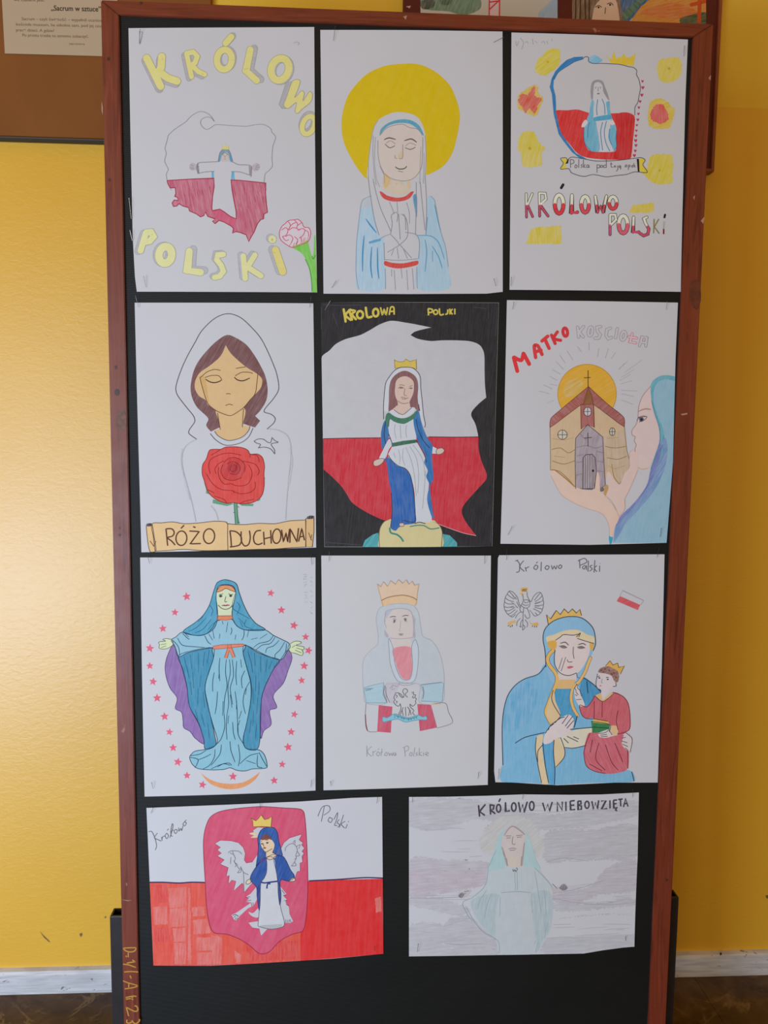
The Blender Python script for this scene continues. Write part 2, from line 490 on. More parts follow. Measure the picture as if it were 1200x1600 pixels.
typed(S, 'typed_line', 'we czasami jest:', 22, 2, 5, 48, (120, 88, 55))
typed(S, 'typed_heading', '„Sacrum w sztuce”', 80, 17, 8, 78, (70, 48, 28), .012)
typed(S, 'typed_line', 'Sacrum – czyli świętość – wypełnili uczniowie', 34, 32, 4.6, 132, (130, 98, 64))
typed(S, 'typed_line', 'kościoła muzeum, ba szkolne sam, pod jej czujną', 25, 40.5, 4.6, 142, (130, 98, 64))
typed(S, 'typed_line', 'pracę dzieci. A gdzie?', 25, 49.5, 4.6, 60, (130, 98, 64))
typed(S, 'typed_line', 'Po prostu trzeba to samemu zobaczyć.', 35, 57.5, 4.6, 104, (130, 98, 64))
typed(S, 'typed_line', 'zapraszamy', 108, 70, 3.2, 25, (135, 104, 70))
# ------------------------------------------------------------------ dark red picture panel on the wall
YP = WY - .018
pl = at(630, 4, YP); pr = at(1121, 30, YP); pb = at(1112, 265, YP)
root = empty('picture_panel', ((pl.x + pr.x) / 2, WY, pb.z)); tag(root, 'dark red picture panel on the yellow wall, showing two paintings', 'picture panel')
M_RED = plain('dark_red_board', (.115, .012, .010), .5, var=.12)
M_REDW = plain('red_brown_rim', (.30, .085, .035), .4, var=.1)
meshobj('backing', rel(box(bmesh.new(), pl.x, pr.x, YP, WY, pb.z, pb.z + .75, .001), root), M_RED, root)
xq = at(1125.5, 30, YP).x
meshobj('rim', rel(box(bmesh.new(), pr.x, xq, YP - .006, WY, pb.z - .006, pb.z + .75, .001), root), M_REDW, root)
meshobj('rim', rel(box(bmesh.new(), pl.x, pr.x, YP - .006, WY, pb.z - .006, pb.z, .001), root), M_REDW, root)
S = Sheet('wall_painting', 'pale painting with green foliage and a red ladder on the dark red panel', 'painting', [(657, -190), (871, -190), (871, 150), (657, 150)], YP - .0005, white=(172, 160, 140), pcol=(.66, .64, .58), lift=.0008)
S.view(0, 0, 1)
S.P('foliage').fill('658 -20 690 -30 720 -16 745 -12 752 6 748 16 725 24 700 18 660 12', (96, 120, 92), 3, kind='wash')
S.P('foliage').fill('658 2 678 0 676 12 660 14', (52, 66, 46), 4, kind='wash').fill('690 -6 706 -4 702 8 688 6', (70, 92, 66), 4, kind='wash')
S.P('ladder').fill('764 -60 781 -60 780 30 763 30', (205, 170, 160), 3, s=0)
S.P('ladder').lines('765 -60 764 30|781 -60 780 30|764 4 781 2|764 16 781 0|765 -12 781 -14|764 -28 781 -30', 2.0, (180, 50, 50))
S.P('water_shade').fill('842 20 852 10 866 -4 871 -10 871 40 842 40', (150, 168, 178), 3, kind='wash')
S.build()
S = Sheet('wall_painting', 'painting of a brown haired face against blue and orange on the dark red panel', 'painting', [(894, -190), (1103, -190), (1103, 150), (894, 150)], YP - .0005, white=(172, 160, 140), pcol=(.66, .60, .48), lift=.0008)
S.view(0, 0, 1)
S.P('sky').fill('960 -190 1103 -190 1103 -80 1060 -20 1010 10 975 40 955 30 966 -30', (30, 84, 130), 2, kind='wash', s=0)
S.P('green_band').fill('1015 -30 1024 -12 1000 8 985 26 966 36 968 24 990 6', (50, 104, 84), 4, kind='wash', ang=140)
S.P('orange_field').fill('1103 -100 1060 -40 1022 -6 1000 12 985 34 985 150 1103 150', (214, 138, 28), 3, kind='wash', s=0, ang=20)
S.P('orange_field').fill('1000 22 1030 8 1060 6 1090 20 1060 30', (196, 106, 22), 4, kind='wash', ang=10).fill('1062 30 1078 24 1103 20 1103 42 1066 40', (62, 78, 40), 5, kind='wash', ang=20)
S.P('red_cross').lines('1094 -40 1092 34|1080 8 1103 2', 6, (176, 74, 32), L=6)
S.P('hair').fill('895 60 895 -60 940 -70 962 -40 970 10 968 60', (112, 84, 58), 5, kind='pencil', ang=85, amt=.5)
S.P('face').fill('926 60 928 14 940 -2 954 -6 964 6 966 60', (196, 164, 140), 6, kind='soft')
S.P('face').lines('930 12 935 9 940 12|948 7 954 5 958 9|946 12 945 22', 1.2, (84, 60, 44), L=8)
S.P('face').dot(935, 12, 1.6, (50, 36, 28)).dot(953, 8, 1.6, (50, 36, 28))
S.P('hair_shade').lines('900 -10 899 40|907 -10 906 40|914 -10 915 40|921 -5 920 40', 2.2, (78, 56, 40), L=7)
S.build()
# ------------------------------------------------------------------ the display board
YF = -.005                           # frame front
XL, XR, ZT = -.4370, .5660, .7119 + Z0
XLi, XRi, ZTi = -.4088, .5325, .6902 + Z0
ZB = .06
board = empty('display_board', ((XL + XR) / 2, 0, 0))
tag(board, 'tall freestanding display board with black cloth and reddish brown wooden frame', 'display board')
def wood_material():
    mt, nt, b = new_mat('stained_pine_frame')
    v = coords(nt); 
    g = coords(nt, (26, 26, 1.6))
    n0 = noise(nt, coords(nt, (1, 1, .35)), 9, 2, .5)
    wv = nt.nodes.new('ShaderNodeTexNoise'); wv.inputs['Scale'].default_value = 4.5; wv.inputs['Detail'].default_value = 5; wv.inputs['Distortion'].default_value = 1.3
    nt.links.new(g, wv.inputs['Vector'])
    base = ramp(nt, wv.outputs['Fac'], [(.30, (0.105, 0.016, 0.005)), (.44, (0.185, 0.031, 0.010)), (.56, (0.205, 0.036, 0.012)), (.74, (0.265, 0.056, 0.022))])
    base = mix(nt, ramp(nt, n0, [(.4, 0.0), (.75, .5)]), base, (0.1700, 0.0247, 0.0085))
    chips = ramp(nt, noise(nt, coords(nt, (1, 1, .45)), 62, 3, .55), [(.735, 0.0), (.765, .55)])
    base = mix(nt, chips, base, (0.46, 0.24, 0.15))
    nt.links.new(base, b.inputs['Base Color'])
    rg = ramp(nt, noise(nt, v, 30, 3), [(.3, .42), (.7, .56)]); nt.links.new(rg, b.inputs['Roughness'])
    b.inputs['Specular IOR Level'].default_value = .4; b.inputs['Coat Weight'].default_value = .35; b.inputs['Coat Roughness'].default_value = .4
    bump(nt, b, wv.outputs['Fac'], .12, .0015)
    return mt
M_WOOD = wood_material()
def brel(bm): return rel(bm, board)
G = .0004
def rail(pts):
    bm = prism(bmesh.new(), pts, YF, .022)
    bmesh.ops.bevel(bm, geom=[e for e in bm.edges], offset=.0012, segments=2, affect='EDGES')
    return bm
left = meshobj('frame_stile', brel(rail([(XL, ZB), (XLi, ZB + .028), (XLi, ZTi - G), (XL, ZT - G)])), M_WOOD, board)
right = meshobj('frame_stile', brel(rail([(XR, ZB), (XRi, ZB + .028), (XRi, ZTi - G), (XR, ZT - G)])), M_WOOD, board)
top = rail([(XL + G, ZT), (XLi + G, ZTi), (XRi - G, ZTi), (XR - G, ZT)])
bot = rail([(XL + G, ZB - .001), (XLi + G, ZB + .027), (XRi - G, ZB + .027), (XR - G, ZB - .001)])
# rails run across: build them standing so that the grain follows their length
for nm, bm in (('frame_rail', top), ('frame_rail', bot)):
    cz = sum(v.co.z for v in bm.verts) / len(bm.verts); cx = (XL + XR) / 2
    for v in bm.verts: v.co = Vector((v.co.z - cz, v.co.y, -(v.co.x - cx)))
    o = meshobj(nm, bm, M_WOOD, board); o.rotation_euler = (0, -math.pi / 2, 0)
    o.matrix_local = Matrix.Translation((0, 0, cz)) @ Matrix(((0, 0, -1, 0), (0, 1, 0, 0), (1, 0, 0, 0), (0, 0, 0, 1)))
# cloth panel
mt, nt, b = new_mat('black_board_cloth')
v = coords(nt); wv = nt.nodes.new('ShaderNodeTexWave'); wv.inputs['Scale'].default_value = 220; wv.bands_direction = 'Z'; nt.links.new(v, wv.inputs['Vector'])
n = noise(nt, v, 260, 3); n4 = noise(nt, v, 5, 3)
nt.links.new(mix(nt, ramp(nt, n4, [(.3, 0.0), (.7, 1.0)]), (0.0047, 0.0055, 0.0049), (0.0076, 0.0085, 0.0072)), b.inputs['Base Color'])
b.inputs['Roughness'].default_value = .55; b.inputs['Specular IOR Level'].default_value = .32
bump(nt, b, mix(nt, .5, wv.outputs['Fac'], n), .35, .0008)
bm = box(bmesh.new(), XLi - .004, XRi + .004, 0, .016, ZB + .02, ZTi + .004)
meshobj('cloth_panel', brel(bm), mt, board)
# knots in the pine
M_KNOT = plain('knot_wood', (.062, .022, .012), .5, var=.3, vs=300)
def stile_mark(name, parent, pts, mat, y=YF - .0003, s=1):
    bm = bmesh.new()
    if s: pts = catmull(pts, True)
    bm.faces.new([bm.verts.new(at(u, v, y) - board.location) for u, v in pts]); bm.normal_update()
    for f in bm.faces:
        if f.normal.y > 0: f.normal_flip()
    return meshobj(name, bm, mat, parent)
def ell(u, v, a, c, n=10): return [(u + a * math.cos(6.2832 * i / n), v + c * math.sin(6.2832 * i / n)) for i in range(n)]
for u, v, a, c in ((220.5, 4.5, 2.6, 2.2), (181, 574, 2.2, 3.2), (183, 613, 4.2, 5.5), (187, 825, 1.6, 2), (187, 836, 1.8, 2.4), (1042, 1375, 2, 2), (169.5, 92, 2.2, 3), (171, 281, 2, 2.6)):
    stile_mark('knot', left if u < 200 else (right if u > 900 else board), ell(u, v, a, c), M_KNOT)
M_KNOT2 = plain('knot_ring_wood', (.15, .055, .030), .5, var=.35, vs=160)
stile_mark('knot', left, [(186, 645), (193, 638), (197, 650), (197, 668), (190, 674), (183, 668), (181, 655)], M_KNOT2)
stile_mark('knot', right, [(1080, 441), (1088, 437), (1094, 446), (1095, 470), (1089, 484), (1081, 476), (1077, 456)], plain('dark_knot', (.13, .030, .013), .5, var=.3, vs=90))
M_CHIP = plain('bare_wood_chip', (.42, .24, .15), .7, var=.15)
for pts in ([(158.6, 158), (161, 168), (160.5, 180), (158.5, 172)], [(187.5, 1405), (199, 1408), (207, 1406.5), (199, 1406.6)], [(630, 26), (636, 24), (634, 31)], [(1107, 122), (1111, 117), (1110, 126)], [(1095, 345), (1101, 338), (1099, 350)], [(1083, 308), (1086, 305), (1085, 313)], [(634, 10), (642, 9), (640, 13)], [(1063, 647), (1074, 645), (1074, 647.5), (1066, 649)]):
    stile_mark('chip', board, pts, M_CHIP, s=0)
# yellow inventory marking written down the left stile
M_CHALK = plain('yellow_paint_pen', (.52, .26, .035), .6, var=.1)
def pen(parent, strokes, ox, oy, k, w, mat, y=YF - .0005):
    for st in strokes.split('|'):
        P = catmull([(ox + a / k, oy + c / k) for a, c in nums(st)], False)
        bm = bmesh.new(); prev = None; n = len(P)
        for i in range(n):
            a = P[max(0, i - 1)]; c = P[min(n - 1, i + 1)]; l = math.hypot(c[0] - a[0], c[1] - a[1]) or 1
            nx, ny = -(c[1] - a[1]) / l * w / 2, (c[0] - a[0]) / l * w / 2
            cur = [bm.verts.new(at(P[i][0] + s * nx, P[i][1] + s * ny, y) - board.location) for s in (1, -1)]
            if prev: bm.faces.new((prev[0], cur[0], cur[1], prev[1]))
            prev = cur
        bm.normal_update()
        for f in bm.faces:
            if f.normal.y > 0: f.normal_flip()
        meshobj('marking_stroke', bm, mat, parent)
pen(left, '465 235 560 228 680 225|465 238 500 275 570 298 640 290 675 262 678 228|550 310 548 390|510 360 520 385|525 490 580 478 670 466|620 432 640 448 668 466|460 505 560 520 620 540 680 562|480 640 600 632 718 640|575 700 590 725 598 750|462 790 540 822 640 850 712 872|712 878 640 905 560 918 490 928|560 840 556 915|690 1055 640 1050 560 1062 505 1078|630 1060 600 1085 560 1095 510 1105|590 1080 615 1100 635 1112', 150, 1460, 10.9, 2.0, M_CHALK)
pen(left, '655 1215 690 1225 712 1260 705 1300 665 1310 600 1285 515 1238|515 1235 535 1310 555 1390|530 1450 525 1500 570 1510 610 1490 620 1460|620 1480 660 1520 700 1510 740 1470 735 1440', 150, 1460, 10.9, 2.2, M_CHALK)
# steel stand: a square tube behind each stile with a foot on the floor
M_STEEL = plain('black_steel_tube', (.022, .018, .018), .42, var=.2)
YS0, YS1 = .024, .050
for sgn, (ua, va), ub in ((-1, (171.3, 1432), 0), (1, (1061, 1402), 0)):
    c = at(ua, va, YS0); w = .042; x0, x1 = (c.x, c.x + w) if sgn < 0 else (c.x - w, c.x)
    z = c.z
    bm = box(bmesh.new(), x0, x1, YS0, YS1, .03, z, .0015)
    t = [f for f in bm.faces if f.normal.z > .9 and f.calc_area() > 2e-4]
    bm.normal_update(); t = [max(bm.faces, key=lambda f: f.calc_center_median().z + (f.calc_area() > 4e-4))]
    r = bmesh.ops.inset_region(bm, faces=t, thickness=.003)
    r = bmesh.ops.extrude_face_region(bm, geom=t)
    bmesh.ops.translate(bm, verts=[g for g in r['geom'] if isinstance(g, bmesh.types.BMVert)], vec=(0, 0, -.05))
    bmesh.ops.delete(bm, geom=t, context='FACES_ONLY')
    bmesh.ops.recalc_face_normals(bm, faces=bm.faces)
    post = meshobj('stand_post', brel(bm), M_STEEL, board)
    meshobj('stand_foot', brel(box(bmesh.new(), x0, x1, -.22, .28, 0.0, .03, .002)), M_STEEL, board)
# ------------------------------------------------------------------ the eleven drawings pinned to the board
YS = -.0012
GREY = (105, 104, 108)
def ellp(cx, cy, rx, ry, rot=0, n=16):
    r = math.radians(rot); c, s = math.cos(r), math.sin(r)
    return [(cx + rx * math.cos(t) * c - ry * math.sin(t) * s, cy + rx * math.cos(t) * s + ry * math.sin(t) * c) for t in [6.28318 * i / n for i in range(n)]]
def bubble(p, strokes, w, fill, edge, shadow=None, off=(-2, 3), ew=1.6, L=2):
    """block letter: shaded side, thin outline, coloured face; strokes '|' separated, 'e cx cy rx ry' for rings"""
    k = p.sh.vx[2]
    def each(dx, dy, width, col, lv, kind='line'):
        for st in strokes.split('|'):
            st = st.strip()
            if st[0] == 'e':
                a = [float(q) for q in st[1:].split()]; pts = ellp(a[0] + dx * k, a[1] + dy * k, a[2], a[3], a[4] if len(a) > 4 else 0)
                p.line(pts, width, col, lv, 1, True, kind=kind)
            else:
                p.line([(x + dx * k, y + dy * k) for x, y in nums(st)], width, col, lv, 0, kind=kind)
    if shadow:
        each(off[0], off[1], w + ew, edge, L); each(off[0], off[1], w, shadow, L + 1, 'pencil'); each(off[0] * .5, off[1] * .5, w, shadow, L + 1.5, 'pencil')
    if edge: each(0, 0, w + ew, edge, L + 2)
    each(0, 0, w, fill, L + 3, 'soft' if edge else 'pencil')
def split_strokes(st, y):
    up, dn = [], []
    P = nums(st)
    cur = [P[0]]; side = P[0][1] < y
    for a, b in zip(P, P[1:]):
        if (b[1] < y) != side:
            t = (y - a[1]) / (b[1] - a[1]); c = (a[0] + t * (b[0] - a[0]), y)
            cur.append(c); (up if side else dn).append(cur); cur = [c]; side = not side
        cur.append(b)
    (up if side else dn).append(cur)
    return up, dn
def twotone(p, strokes, w, top, bottom, edge, y):
    for st in strokes.split('|'):
        st = st.strip(); cl = st[0] == 'e'
        if cl:
            a = [float(q) for q in st[1:].split()]; pts = ellp(*a[:4]); pts.append(pts[0])
        else: pts = nums(st)
        p.line(pts, w + 1.7, edge, 2, 0)
        up, dn = split_strokes(pts, y)
        for q in up: p.line(q, w, top, 3, 0)
        for q in dn: p.line(q, w, bottom, 4, 0, kind='soft')
def star(p, x, y, r, col, rot=0):
    k = p.sh.vx[2]
    pts = []
    for i in range(10):
        R = r * k * (1 if i % 2 == 0 else .44); t = math.radians(rot - 90 + 36 * i)
        pts.append((x + R * math.cos(t), y + R * math.sin(t)))
    p.fill(pts, col, 2, 0, kind='soft')
# ---- 1: bubble lettering, outlined map, carnation
S = Sheet('drawing_sheet', 'drawing with yellow bubble lettering, red map half, small figure and a carnation', 'drawing',
    [(201, 44.5), (350, 43.4), (491, 42.5), (492, 200), (493.5, 340), (495.5, 457), (340, 456.5), (214, 456), (211, 432), (207.5, 370), (204, 220)], YS, white=(180, 177, 180), seed=1, group='drawings pinned to the display board')
V = S.view(200, 40)
YEL, YED, YSH = (206, 196, 122), (150, 145, 128), (163, 158, 164)
l = S.P('lettering')
bubble(l, '118 205 205 382|212 196 208 262 190 300|195 290 250 330 308 350', 11.5, YEL, YED, YSH, (-2, 4))
bubble(l, '368 182 398 322|368 176 410 168 434 194 420 236 388 254|398 248 440 290 480 308', 7.6, YEL, YED, YSH, (-4, 3))
bubble(l, 'e 603 215 46 62 6|612 112 646 72', 9.8, YEL, YED, YSH, (2, -1.5))
bubble(l, '765 152 738 285 805 346', 10.3, YEL, YED, YSH, (6, -2))
bubble(l, 'e 950 275 54 70 18', 11.0, YEL, YED, YSH, (2, 1))
l.outline('988 356 1030 350 1000 440 975 498 996 520 962 520 944 496 962 440', YSH, .9, YED, 3, 4, 0, kind='pencil')
l.outline('1026 352 1056 338 1076 350 1062 400 1042 452 1084 410 1102 424 1094 472 1134 414 1153 430 1142 478 1088 524 1062 550 1044 540 1052 482 1002 520 974 500 990 452', YEL, .9, YED, 5, 6, kind='soft')
bubble(l, 'e 1128 624 36 58 22', 7.6, YEL, YED, YSH, (-1, -4))
S.P('map_outline').line('245 968 240 930 252 900 230 850 240 800 232 770 245 720 255 685 300 645 360 605 400 565 450 540 490 548 520 570 540 602 520 580 490 575 460 590 455 615 470 640 495 652 520 640 550 622 640 628 740 632 800 622 850 622 890 645 900 670 922 695 918 720 905 760 900 830 902 880 880 910 858 930 850 985', .8, (138, 135, 138))
f = S.P('figure')
f.fill('588 776 588 756 600 765 608 742 615 762 630 752 632 778', (200, 186, 90), 4, 0)
f.fill('562 852 580 790 600 772 632 780 655 855 640 852 628 805 608 792 590 812 576 852', (112, 140, 156), 3)
f.fill('588 815 608 795 626 812 630 850 585 850', (182, 170, 166), 4, kind='soft')
f.lines('565 850 575 800 592 778|655 852 640 800 628 778|590 812 606 796 626 812', .8, (120, 120, 124))
f.lines('566 850 574 815|646 850 640 815', 2.0, (70, 145, 180), L=5)
f.lines('598 815 603 815|614 815 618 815|607 818 606 828|603 838 612 838', .7, (130, 118, 116))
f.lines('562 854 500 856 440 862 430 890 438 928|434 892 440 862|438 928 480 918 540 914|440 880 444 925|655 855 690 872 765 878 772 915 768 948|645 916 700 918 762 938|758 880 762 940', .9, (128, 124, 128))
f.lines('437 868 432 890 440 926|768 885 770 945', 1.6, (138, 126, 130))
f.fill('384 892 388 868 402 860 420 866 432 880 428 900 408 908 394 904', (170, 158, 164), 3, kind='wash').fill('772 890 790 868 808 862 824 880 816 905 792 912', (172, 156, 164), 3, kind='wash')
f.lines('392 872 412 880|388 890 412 892|396 902 414 896|820 872 798 884|824 888 800 892|812 904 796 898', .7, (140, 128, 136))
f.fill('523 915 537 915 538 958 524 958', (85, 160, 190), 3, 0).fill('650 915 664 915 668 966 645 962', (85, 160, 190), 3, 0)
S.view(200, 220)
RED1 = '245 250 330 245 430 240 538 237 540 290 530 350 525 420 530 440 575 430 600 445 640 475 678 490 676 440 660 360 650 300 645 247 700 250 780 258 862 267 860 330 866 400 872 450 850 460 848 490 830 495 810 520 790 570 772 600 755 632 745 605 740 590 700 575 675 570 655 580 660 550 645 535 600 510 570 500 545 520 530 505 545 490 500 475 485 448 475 470 455 478 430 460 385 440 380 420 345 410 320 395 305 410 285 412 277 390 290 372 315 375 310 355 293 350 300 330 297 295 265 297 250 270'
r = S.P('red_map_half'); r.fill(RED1, (182, 84, 106), 2, 0, ang=102, amt=.42); r.line(RED1, 1.3, (150, 45, 65), 4, 0, True)
random.seed(4)
for poly in (('250 520', 255, 410),):
    for i in range(120):
        x = random.uniform(262, 855); 
        if 515 < x < 690: continue
        top = 250 + random.uniform(0, 150); ln = random.uniform(20, 60)
        lim = 400 if x < 515 else 560
        if x < 330: lim = 330
        if top + ln > lim: continue
        dx = random.uniform(2, 14)
        r.line([(x, top), (x + dx, top + ln)], .9, random.choice([(158, 55, 76), (150, 48, 68), (205, 120, 140)]), 3, 0, taper=.6)
r.fill('530 442 575 430 600 446 640 476 680 492 660 540 600 508 560 496', (186, 82, 108), 3, kind='soft')
c = S.P('carnation')
HEAD = '1030 668 990 650 955 620 946 580 960 540 982 520 1005 500 1040 496 1060 492 1085 510 1100 540 1130 545 1142 575 1136 610 1120 635 1085 648'
c.fill(HEAD, (196, 184, 190), 2, kind='soft'); c.line(HEAD, 1.1, (185, 70, 95), 6, 1, True)
c.lines('960 560 985 545 1000 560 990 590 965 600|1000 505 1015 530 1000 560|1005 560 1030 545 1055 548|1040 498 1060 520 1055 548 1075 560|1085 512 1062 530|985 600 1010 590 1030 610 1020 640|1060 560 1090 550 1105 560 1095 590 1070 610|1105 560 1125 570 1130 600|1040 600 1060 620 1050 648|1080 600 1085 630|965 600 985 625 1005 620|1010 540 1030 520 1050 512', 1.1, (190, 78, 102), L=6)
c.lines('1008 660 1020 640|1030 665 1042 640|1050 655 1062 630|1080 645 1085 620|1100 640 1108 605|1120 630 1128 600|1090 644 1098 612', 1.4, (205, 85, 70), L=6, taper=.5)
c.fill('1030 668 1060 650 1095 640 1122 622 1132 660 1150 722 1160 700 1164 592 1172 592 1174 720 1180 945 1150 945 1148 880 1135 800 1110 740 1080 700', (110, 185, 60), 3, ang=105, kind='pencil')
c.lines('1150 945 1148 885 1134 800 1108 740|1150 722 1158 740 1172 715', 1.1, (70, 140, 45), L=6)
YL2, YE2, YS2 = (208, 203, 145), (150, 147, 135), (166, 164, 172)
l = S.P('lower_lettering')
bubble(l, '112 578 80 688|115 574 146 572 162 600 138 628 106 634', 9.6, YL2, YE2, YS2, (-4, 1))
bubble(l, 'e 235 715 40 52 8', 12.0, YL2, YE2, YS2, (-3, -1))
bubble(l, '385 692 372 812 455 824', 10.8, YL2, YE2, YS2, (6, -3))
bubble(l, '598 712 562 716 556 745 584 780 598 818 575 848 542 856', 8.4, YL2, YE2, YS2, (-3, -2))
bubble(l, '722 722 734 862|794 716 742 800|756 796 832 846', 8.6, YL2, YE2, YS2, (-4, -2))
bubble(l, '922 684 968 820', 11.3, (215, 200, 120), YE2, YS2, (-5, -1))
bubble(l, 'e 903 618 11 11', 6.7, YL2, YE2, YS2, (-3, -2))
S.view(200, 40); S.N('pencil_mark').lines('72 36 74 120|78 40 90 45 76 118', .7, (150, 146, 148)); S.N('pencil_mark').lines('1035 112 1055 104 1070 112 1060 124', .7, (150, 146, 148))
S.build()
# ---- 2: praying woman with big yellow halo
S = Sheet('drawing_sheet', 'drawing of a praying woman in pale blue cloak before a big yellow halo', 'drawing',
    [(500.5, 47), (640, 47.6), (785, 49.5), (785.5, 250), (785.5, 456), (760, 459), (640, 460), (505.5, 459), (503, 250)], YS, white=(180, 178, 181), seed=2, group='drawings pinned to the display board')
S.view(500, 40)
S.P('halo').fill('300 958 250 915 195 830 160 760 140 690 134 610 145 530 175 440 230 365 300 300 400 255 500 241 590 240 660 258 740 305 810 375 850 460 873 550 868 630 850 720 825 800 780 870 720 912 655 935 480 900', (194, 168, 12), 2, kind='marker', amt=.04)
v = S.P('veil'); W2 = (181, 180, 183)
v.fill('300 962 302 860 315 740 335 640 362 594 400 568 470 543 540 547 592 563 632 603 657 680 663 800 657 940 600 990 400 990', W2, 3, kind='soft', amt=.04)
fc = S.P('face')
fc.fill('370 690 363 740 362 800 370 860 400 925 440 955 500 972 560 968 600 940 630 890 640 800 640 700 600 650 510 618 430 640', (192, 180, 172), 4, kind='soft', amt=.08)
fc.fill('490 812 505 790 518 770 516 832 492 834', (194, 172, 142), 5, kind='soft')
fc.fill('372 686 380 650 420 614 480 592 540 588 590 604 625 635 650 692 638 680 600 640 560 616 500 610 440 622 400 650 378 682', (80, 146, 170), 6, kind='soft')
fc.lines('400 716 430 704 472 714|527 722 570 711 604 732', 1.9, (110, 86, 80), taper=.4)
fc.lines('405 742 435 766 468 752|530 765 565 776 596 762', 1.2, (110, 98, 96), taper=.3)
fc.lines('412 738 440 722 470 742|532 756 562 736 600 750|517 745 515 830 492 834|468 812 468 830 480 832|372 690 420 640 510 618 560 640 610 650 640 690|362 720 362 800 372 862 400 925 440 956 500 972 560 968 602 940 632 890 640 800 642 700', .75, (140, 128, 122))
fc.lines('470 885 490 898 520 898 535 890 541 880', 1.4, (62, 56, 56), taper=.3); fc.lines('488 911 518 918', 1.1, (72, 66, 66), taper=.4)
v.lines('332 690 330 800 338 920 350 1000|345 700 340 850 352 960 372 1010|655 690 662 800 655 940|302 958 302 860 315 740 335 640 362 594|630 760 625 860 622 990|650 800 645 990|372 880 400 940 402 990', .7, (148, 146, 150))
S.view(500, 220)
ck = S.P('cloak')
ck.fill('255 400 268 370 320 345 325 400 345 500 370 590 400 605 402 700 405 780 402 930 240 930 224 820 228 640 240 520', (160, 186, 202), 2, ang=88)
ck.fill('670 360 690 348 712 372 728 450 752 560 780 660 800 800 805 925 605 925 608 760 622 640 600 590 660 590 668 480', (156, 184, 200), 2, ang=95)
ck.fill('258 380 270 366 318 348 322 400 300 420 262 420', (178, 182, 190), 3, kind='wash')
ck.lines('285 490 318 535 352 578|275 595 266 700 265 820|322 665 316 780 325 862|358 670 360 800 368 866', 2.0, (58, 130, 172), taper=.6)
ck.lines('312 638 340 630 372 622', 4.0, (92, 146, 178), taper=.5)
ck.lines('714 400 740 520 752 565|655 620 665 700 655 820|600 594 690 598 740 640 775 740|700 660 740 730 762 800|702 690 702 760|670 480 660 590', 1.2, (84, 140, 172), taper=.4)
ck.fill('580 345 602 338 606 420 602 480 590 420', (84, 140, 172), 5)
ck.lines('255 400 240 520 228 640 224 820 240 930|255 398 270 368 320 345|690 348 714 375 750 560 782 665 800 790', .8, (132, 146, 158))
n = S.P('neck')
n.fill('400 205 395 300 440 335 490 345 540 335 564 300 560 245 500 252 430 238', (192, 178, 160), 3, kind='soft').fill('400 205 396 290 420 290 440 240', (198, 168, 120), 4, kind='soft').fill('558 246 562 300 545 290 548 255', (194, 172, 138), 4, kind='soft')
S.N('red_collar').fill('372 320 385 321 420 345 480 358 530 350 568 321 585 321 560 360 520 378 460 382 410 370 385 350', (192, 66, 56), 6, kind='soft'); S.N('red_belt').fill('404 754 450 765 520 768 609 752 609 776 540 795 470 799 404 780', (192, 62, 52), 6, kind='soft')
h = S.P('praying_hands')
h.lines('300 230 315 350 340 500 368 592|330 240 350 330 380 430 420 520 442 570|655 215 665 400 660 590|600 260 600 400 595 590|625 260 640 420 655 560|440 585 450 520 445 470 470 450 485 460 480 510|442 590 480 630 495 655|520 460 540 500 548 560 540 610 495 655|490 460 495 540 500 620|505 460 530 480 535 560|442 585 400 600 370 620|530 575 600 590 620 640 615 740|495 655 420 700|500 655 570 735|398 640 402 750|405 745 500 750 610 740', .8, (134, 132, 138))
h.lines('432 385 448 420 462 460|480 385 485 450|540 390 556 450 558 520|480 670 490 740|460 680 445 720|520 680 545 740|446 805 446 850|505 800 512 860|462 810 470 935|540 810 548 935|575 800 585 930|406 800 408 930|603 790 606 925', .7, (138, 138, 146))
S.build()
# ---- 3: small map with seated figure, yellow flowers
S = Sheet('drawing_sheet', 'drawing with blue edged map, yellow flowers and red and white lettering', 'drawing',
    [(799, 51.2), (930, 55.2), (1074.5, 62.2), (1070.5, 160), (1066, 330), (1063.5, 456), (930, 454.5), (796, 453), (798, 250)], YS, white=(166, 158, 154), seed=3, group='drawings pinned to the display board', curl=(0, .001, 0, 0))
S.view(790, 50)
YF3 = (214, 178, 34); YF4 = (214, 188, 50)
fl_ = S.N('yellow_flower')
fl_.fill('195 180 230 150 260 115 330 110 340 170 330 215 270 260 240 275 190 255 185 215', (214, 190, 40), 2, rough=1.1, kind='wash', ang=35)
fl_ = S.N('yellow_flower')
fl_.fill('80 400 120 362 190 332 210 390 235 420 215 470 190 525 130 510 80 480 72 440', (212, 172, 44), 2, rough=1.1, kind='wash', ang=60)
fl_ = S.N('red_flower_heart')
fl_.fill('95 395 140 356 135 400 172 345 185 352 182 400 225 420 200 460 182 512 150 480 122 512 105 470 80 440', (198, 76, 50), 3, rough=1.1, kind='wash', ang=60)
fl_ = S.N('yellow_flower')
fl_.fill('95 640 160 620 190 650 215 700 245 725 225 760 220 835 110 838 95 760 75 730', YF4, 2, rough=1.1, kind='wash', ang=80)
fl_ = S.N('yellow_flower')
fl_.fill('945 220 960 175 1010 165 1080 165 1100 215 1090 280 1020 318 960 300', YF4, 2, rough=1.1, kind='wash', ang=70)
fl_ = S.N('yellow_flower')
fl_.fill('905 440 960 415 1010 440 1055 490 1045 540 1020 600 960 608 900 590 885 540 890 480', YF3, 2, rough=1.1, kind='wash', ang=20)
fl_ = S.N('red_flower_heart')
fl_.fill('905 500 940 455 980 460 1010 500 1015 540 980 575 930 565 905 540', (194, 66, 50), 3, rough=1.1, kind='wash', ang=95)
fl_ = S.N('yellow_flower')
